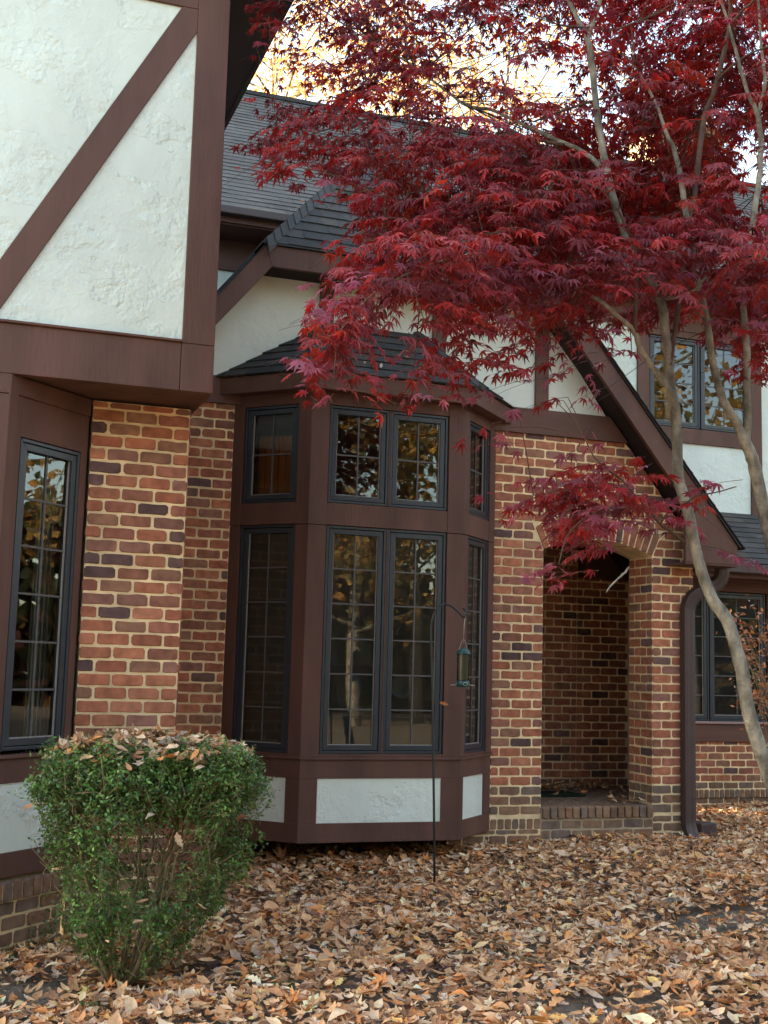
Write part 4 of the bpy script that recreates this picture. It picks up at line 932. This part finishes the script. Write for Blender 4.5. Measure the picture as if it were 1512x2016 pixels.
def gpt(u, v, z=-1.55):
    d = (_F+_R*(u-756)/F_PX-_U*(v-1008)/F_PX); c = CAM+d*(z/d[2]); z = float(ground_z(c[0], c[1])); c = CAM+d*(z/d[2]); return c
GRN = [(.05, .12, .035), (.09, .16, .05), (.04, .09, .03)]; PUR = [(.09, .016, .032), (.06, .014, .026), (.13, .02, .035)]
c = gpt(75, 1880); sprig(c[0], c[1], .26, 9, 'thin green seedling at the foot of the left brick corner', GRN, sz=(.018, .028))
c = gpt(25, 1900); sprig(c[0], c[1], .10, 7, 'bright green tuft at the left edge of the leaf litter', [(.12, .22, .06)], sz=(.014, .022))
c = gpt(765, 1945); sprig(c[0], c[1], .09, 8, 'dark purple leafy plant in the front of the leaf litter', PUR, sz=(.025, .038), spread=.10)
c = gpt(880, 1925); sprig(c[0], c[1], .08, 6, 'dark purple leafy plant right of the feeder pole foot', PUR, sz=(.022, .034), spread=.12)
c = gpt(585, 1800); sprig(c[0], c[1], .10, 14, 'wide mat of dusky purple stems between shrub and bay window', [(.07, .03, .045), (.10, .04, .05)], sz=(.014, .024), spread=.34)
c = gpt(560, 1952); sprig(c[0], c[1], .05, 6, 'pale green low plant at the front edge of the yard', [(.20, .26, .12), (.26, .32, .16)], sz=(.03, .05), spread=.07)
c = gpt(180, 2005); sprig(c[0], c[1], .07, 8, 'grassy green tuft in the bottom left corner', GRN, sz=(.02, .04), spread=.10)
# fallen sticks
def stick(pts, rr, label):
    P = [gpt(u, v)+np.array((0, 0, h)) for u, v, h in pts]; mb = MB(); mb.tube(P, [rr*(1-.5*i/len(P)) for i in range(len(P))], 6); o = mb.build('fallen_stick', STEM, smooth=True); tag(o, label, 'stick', 'sticks lying in the leaf litter')
stick([(880, 1848, .07), (930, 1868, .08), (985, 1890, .07), (1030, 1925, .06)], .006, 'long pale stick lying in the leaves right of the feeder pole')
stick([(1010, 1905, .06), (1080, 1922, .07), (1150, 1930, .06)], .005, 'thin stick lying in the leaves near the bare soil patch')
# curled grey bark piece
c = gpt(1325, 1790); mb = MB(); mb.tube([c+np.array((-.07, .01, .035)), c+np.array((-.03, 0, .05)), c+np.array((.02, .01, .05)), c+np.array((.07, .03, .04))], [.012, .024, .022, .01], 9)
for v_ in range(len(mb.v)): mb.v[v_] = tuple(np.array(mb.v[v_])+RNG.normal(0, .006, 3))
tag(mb.build('rotten_wood', mat('grey_rotten_wood', (.27, .24, .20), .9, .2, noise=(30, .6), bump=[(90, .01, 4, one)]), smooth=True), 'grey lump of rotten wood lying on the brown leaves', 'wood')
# ================================================================== FEEDER
PY = -1.66
def py(u, v): p = at_y(u, v, PY); return np.array((p[0], PY, p[2]))
ph = thing('shepherd_hook', tuple(py(855, 1760)), 'thin black iron garden pole with a curved hook in front of the bay window', 'garden pole')
mb = MB(); mb.tube([py(855.5, 1775), py(854.5, 1600), py(853, 1480), py(851.5, 1380), py(850, 1300), py(848, 1240), py(850, 1222), py(855, 1207), py(864, 1194), py(876, 1189), py(888, 1192), py(900, 1202), py(908, 1211), py(914, 1216), py(917.5, 1212), py(917.5, 1204), py(914, 1198), py(911, 1198)], .0085, 8); mb.build('pole', IRON, ph, smooth=True)
fd = thing('bird_feeder', tuple(py(911, 1352)), 'green capped tube bird feeder full of seed hanging from the iron hook', 'bird feeder')
c0 = py(911, 1352); HX = c0[0]; zt = py(912, 1276)[2]; zb_ = c0[2]; hh = zt-zb_
mb = MB(); mb.tube([np.array((HX+.006, PY, py(912, 1206)[2])), np.array((HX+.012, PY, py(912, 1213)[2])), np.array((HX+.002, PY, py(912, 1230)[2])), np.array((HX, PY, zt+.03))], .0018, 6); mb.build('hanger_wire', STEEL, fd, smooth=True)
mb = MB(); mb.tube([(HX-.035, PY, zt-.02), (HX-.012, PY, zt+.05), (HX, PY, zt+.065), (HX+.012, PY, zt+.05), (HX+.035, PY, zt-.02)], .0016, 5); mb.build('bail', STEEL, fd)
mb = MB(); mb.lathe((HX, PY, zt), [(.050, -.045), (.050, -.036), (.040, -.020), (.022, -.004), (.010, 0), (.008, .008)], 24); mb.build('cap', GREENP, fd, smooth=True)
mb = MB(); mb.lathe((HX, PY, zb_), [(.032, .045), (.036, .06), (.037, hh-.05), (.034, hh-.045)], 24); mb.build('seed_tube', SEED, fd, smooth=True)
TUBE = bpy.data.materials.new('clear_plastic'); TUBE.use_nodes = True; t = TUBE.node_tree; N = t.nodes; L = t.links; N.remove(N['Principled BSDF']); f_ = N.new('ShaderNodeFresnel'); g_ = N.new('ShaderNodeBsdfGlossy'); g_.inputs[1].default_value = .08; t_ = N.new('ShaderNodeBsdfTransparent'); t_.inputs[0].default_value = (.9, .93, .9, 1); m_ = N.new('ShaderNodeMixShader'); L.new(f_.outputs[0], m_.inputs[0]); L.new(t_.outputs[0], m_.inputs[1]); L.new(g_.outputs[0], m_.inputs[2]); L.new(m_.outputs[0], N['Material Output'].inputs[0])
mb = MB(); mb.lathe((HX, PY, zb_), [(.043, .03), (.043, hh-.04)], 24); mb.f = mb.f[:-2]; mb.build('clear_tube', TUBE, fd, smooth=True)
mb = MB(); mb.lathe((HX, PY, zb_), [(.030, -.004), (.045, .0), (.047, .034), (.040, .046)], 24); mb.build('base', GREENP, fd, smooth=True)
for sx in (-1, 1):
    mb = MB(); mb.tube([(HX+sx*.048, PY, zb_+.026), (HX+sx*.052, PY, zb_+.012), (HX+sx*.092, PY, zb_+.010)], .0024, 6); mb.build('perch', STEEL, fd, smooth=True)
mb = MB(); mb.tube([(HX+.018*math.cos(a), PY-.0475, zb_+.020+.011*math.sin(a)) for a in np.linspace(0, 6.283, 14)], .0016, 5); mb.build('port_ring', STEEL, fd)
# a dry leaf hanging on a thread beside the window
p = at_y(872, 1385, -.60); n1 = np.array([[.1, -1, .15]]); V, Fc = strip_leaf([.01, .12, .2, .16, .05], 1.2, .5)
o = scatter('hanging_leaf', [(V, Fc)], np.array([p]), rot_from(n1, np.array([1.35])), np.array([.085]), np.array([(.45, .16, .05)]), DRY); tag(o, 'single orange dry leaf caught on the bay window frame', 'leaf')
P_ = []; n = 34
for i in range(n):
    if i < 20: t, q = RNG.random(), RNG.random()*.8; P_.append(((2.6+1.25*t), -.6+.55*q, 2.345+.50*q))
    else: t, q = RNG.random(), RNG.random(); P_.append((2.4+2.2*t*(1-.4*q), -.25+.9*q, 3.45+1.03*q))
tag(scatter('roof_leaves', LIT, np.array(P_)+np.array((0, 0, .02)), rot_from(np.stack([RNG.normal(0, .3, n), RNG.normal(-.7, .2, n), np.ones(n)], 1), RNG.uniform(0, 6.3, n)), RNG.uniform(.03, .07, n), pal(n, DRYC), DRY), 'few dry leaves lodged on the bay and gable shingles', 'fallen leaves', kind='stuff')
cu = MB(); V = [(2.30+.42*k/50, .02-.30*k/50+.02*math.sin(k*1.1)) for k in range(51)]
cu.add([(a, b, 1.1) for a, b in V]+[(a, b, 1.86) for a, b in V], [(k, k+1, k+52, k+51) for k in range(50)]); tag(cu.build('window_curtain', mat('rust_curtain_cloth', (.62, .20, .05), .9, .1, trans=.3)), 'rust orange curtain behind the upper left pane of the bay window', 'curtain')
# porch and interior items
mb = MB(); mb.box(5.0, 5.72, .72, 1.10, -1.132, -1.112); o = mb.build('doormat', MATC, bevel=.005); tag(o, 'dark green bristle doormat on the brick porch floor', 'doormat')
mb = MB(); mb.hexa([(6.56, .10, -1.52), (6.78, .16, -1.52), (6.70, .60, -1.52), (6.48, .54, -1.52), (6.57, .11, -1.315), (6.77, .17, -1.315), (6.70, .59, -1.33), (6.49, .53, -1.33)])
o = mb.build('splash_block', SPOUT, bevel=.012); tag(o, 'brown block beside the foot of the downspout', 'splash block')
lx, ly = at_y(697, 1290, .35)[0], .35; lamp = thing('table_lamp', (lx, ly, -.35), 'table lamp with a cream cone shade seen through the bay window glass', 'lamp')
mb = MB(); mb.lathe((lx, ly, .02), [(.175, 0), (.085, .27)], 28); mb.f = mb.f[:-2]; mb.build('lamp_shade', SHADE, lamp, smooth=True)
mb = MB(); mb.lathe((lx, ly, -.35), [(.07, 0), (.08, .02), (.03, .04), (.06, .14), (.075, .22), (.02, .32), (.012, .42)], 20); mb.build('base', CERAM, lamp, smooth=True)
mb = MB(); mb.box(lx-.35, lx+.5, .15, .6, -.40, -.35); tbl = mb.build('side_table', mat('dark_varnished_wood', (.06, .03, .018), .35), bevel=.006); tag(tbl, 'dark wooden side table under the lamp behind the bay window', 'table')
pc_ = at_y(790, 1352, .3); mb = MB(); mb.lathe((0, 0, 0), [(.0, .004), (.06, .004), (.10, .02), (.105, .022), (.10, .012), (.05, -.006)], 28)
mb.v = [(pc_[0]+v[0], .3-v[2], pc_[2]+v[1]) for v in mb.v]; tag(mb.build('china_plate', CERAM, smooth=True), 'round blue grey plate standing behind the bay window glass', 'plate')
# ================================================================== TREES BEYOND
def far_tree(x, y, h, cr, nleaf, cols, name, label, group, ls=.16, dens_y=1.0, trunk=.16, seed=0):
    r = np.random.default_rng(seed); z0 = float(ground_z(x, y))-.3; T = thing(name, (x, y, z0), label, 'tree', group); mb = MB()
    ctr = np.array((x, y, z0)); top = ctr+np.array((r.normal(0, .4), r.normal(0, .4), h)); P = [ctr*(1-t)+top*t+np.array((r.normal(0, .12), r.normal(0, .12), 0))*(t > 0) for t in np.linspace(0, 1, 8)]
    mb.tube(P, [trunk*(1-.85*t) for t in np.linspace(0, 1, 8)], 8); mb.build('trunk', BARK, T, smooth=True)
    bb = MB(); tips = []
    for i in range(26):
        t = r.uniform(.22, .97); b = ctr*(1-t)+top*t; a = r.uniform(0, 6.3); L_ = cr*r.uniform(.5, 1.05)*(1-.6*abs(t-.45)); e = b+np.array((math.cos(a)*L_, math.sin(a)*L_, L_*r.uniform(.2, .8)))
        m_ = (b+e)/2+r.normal(0, .12, 3); bb.tube([b, m_, e], [trunk*.28*(1-t*.6), trunk*.16, .012], 5)
        for s in (.35, .55, .75, .9, 1.0):
            tips.append(b*(1-s)+e*s)
        for q in range(3):
            s = r.uniform(.4, 1); c = b*(1-s)+e*s; f = c+r.normal(0, .35*cr*.5, 3); bb.tube([c, (c+f)/2+r.normal(0, .05, 3), f], [.014, .009, .004], 4); tips.append(f); tips.append((c+f)/2)
    bb.build('branches', BARK, T)
    tips = np.array(tips); k = r.integers(0, len(tips), nleaf); pos = tips[k]+r.normal(0, 1, (nleaf, 3))*np.array((.38, .38, .30))*cr*.32
    cc = np.array(cols)[r.integers(0, len(cols), nleaf)]*(1+r.normal(0, .15, (nleaf, 1)))
    nn = r.normal(0, 1, (nleaf, 3)); tri = [(np.array([(-.5, 0, 0), (-.1, -.36, .05), (.5, 0, 0), (-.1, .36, .05)]), np.array([(0, 1, 2), (0, 2, 3)]))]
    scatter('crown', tri, pos, rot_from(nn, r.uniform(0, 6.3, nleaf)), r.uniform(.6, 1.25, nleaf)*ls, cc, LEAFY, T)
GOLD = [(.80, .40, .12), (.85, .50, .22), (.72, .32, .10), (.85, .60, .34), (.60, .28, .10)]
BG = [(6.5, 15, 15, 3.2), (9.8, 17, 19, 4), (13.5, 19, 20, 4.2), (11.5, 24, 23, 5), (17.5, 20, 18, 4), (8.0, 23, 21, 4.5), (21, 24, 21, 4.5), (15.5, 27, 24, 5)]
GO_ = ['leftmost', 'second from the left', 'third from the left', 'fourth from the left', 'fifth from the left', 'third from the right', 'second from the right', 'rightmost']
rk_ = np.argsort(np.argsort([proj((b_[0], b_[1], 6))[0] for b_ in BG])); GLAB = ['golden autumn tree behind the grey shingle roof, %s of that row' % GO_[q] for q in rk_]
for i, (x, y, h, cr) in enumerate(BG):
    u, v, w = proj((x, y, h*.75-1.5))
    far_tree(x, y, h, cr, 6500, GOLD, 'golden_tree', GLAB[i], 'golden trees behind the roof', .105, seed=100+i, trunk=.2)
# trees across the yard, behind the camera: they are what the window glass mirrors
MIX = [(.52, .29, .08), (.42, .21, .06), (.22, .20, .07), (.56, .36, .12), (.14, .14, .06)]
for i in range(15):
    x = -17+3.1*i+RNG.normal(0, .8); y = -22-RNG.uniform(0, 9); far_tree(x, y, RNG.uniform(10, 16), RNG.uniform(2.6, 3.8), 2600, MIX, 'yard_tree', 'autumn tree across the yard, seen only mirrored in the window glass', 'trees mirrored in the windows', .26, seed=200+i, trunk=.22)
for i, (x, y) in enumerate(((15, -8), (18, -3), (16, -13), (21, 2), (24, -9))):
    far_tree(x, y, 13+i, 3.6, 2600, MIX, 'yard_tree', 'autumn tree across the yard, seen only mirrored in the window glass', 'trees mirrored in the windows', .26, seed=230+i, trunk=.22)
# orange brush at the right edge
c = at(1490, 1260, 7.6); zz = float(ground_z(c[0], c[1]))
T = thing('orange_shrub', (c[0]+.35, c[1], zz), 'wispy orange-brown shrub at the right edge before the rear window', 'shrub'); mb = MB(); P_, N_, S_, C_ = [], [], [], []
for i in range(46):
    e = at(RNG.uniform(1425, 1600), RNG.normal(1270, 70), 7.6+RNG.uniform(-.3, .3)); b = np.array((c[0]+.35, c[1], zz)); m_ = (b+e)/2+np.array((.12, 0, .15))+RNG.normal(0, .06, 3)
    mb.tube([b, m_, e], [.007, .0035, .001], 4)
    for q in range(26):
        t = RNG.uniform(.72, 1.04); P_.append(m_*(1-t)+e*t+RNG.normal(0, .03, 3)); N_.append(RNG.normal(0, 1, 3)); S_.append(RNG.uniform(.015, .04)); C_.append(pal(1, [(.36, .13, .05), (.44, .18, .06), (.25, .08, .04)])[0])
mb.build('stem', STEM, T); P_, N_, S_, C_ = map(np.array, (P_, N_, S_, C_)); scatter('foliage', GL, P_, rot_from(N_, RNG.uniform(0, 6.3, len(P_))), S_, C_, LEAFG, T)

# unseen wood edge added across the yard to darken the low window reflections
n = 30000; x = RNG.uniform(-34, 46, n); y = -33-RNG.uniform(0, 7, n); z = RNG.random(n)**1.3*(6.5+1.8*np.sin(x*.6)+1.2*np.sin(x*1.7))-1.6
n2 = 12000; x = np.concatenate([x, 33+RNG.uniform(0, 6, n2)]); y = np.concatenate([y, RNG.uniform(-33, 14, n2)]); z = np.concatenate([z, RNG.random(n2)**1.3*7-1.6]); n += n2
wd = scatter('reflection_wood_edge', [(np.array([(-.5, 0, 0), (0, -.4, .1), (.5, 0, 0), (0, .4, .1)]), np.array([(0, 1, 2), (0, 2, 3)]))], np.stack([x, y, z], 1), rot_from(RNG.normal(0, 1, (n, 3)), RNG.uniform(0, 6.3, n)), RNG.uniform(.5, 1.1, n), pal(n, [(.06, .07, .03), (.10, .07, .03), (.16, .09, .03), (.04, .05, .025), (.09, .03, .025)], None, .2), LEAFY)
tag(wd, 'unseen dark undergrowth added across the yard to darken the window reflections', 'woods', kind='stuff')
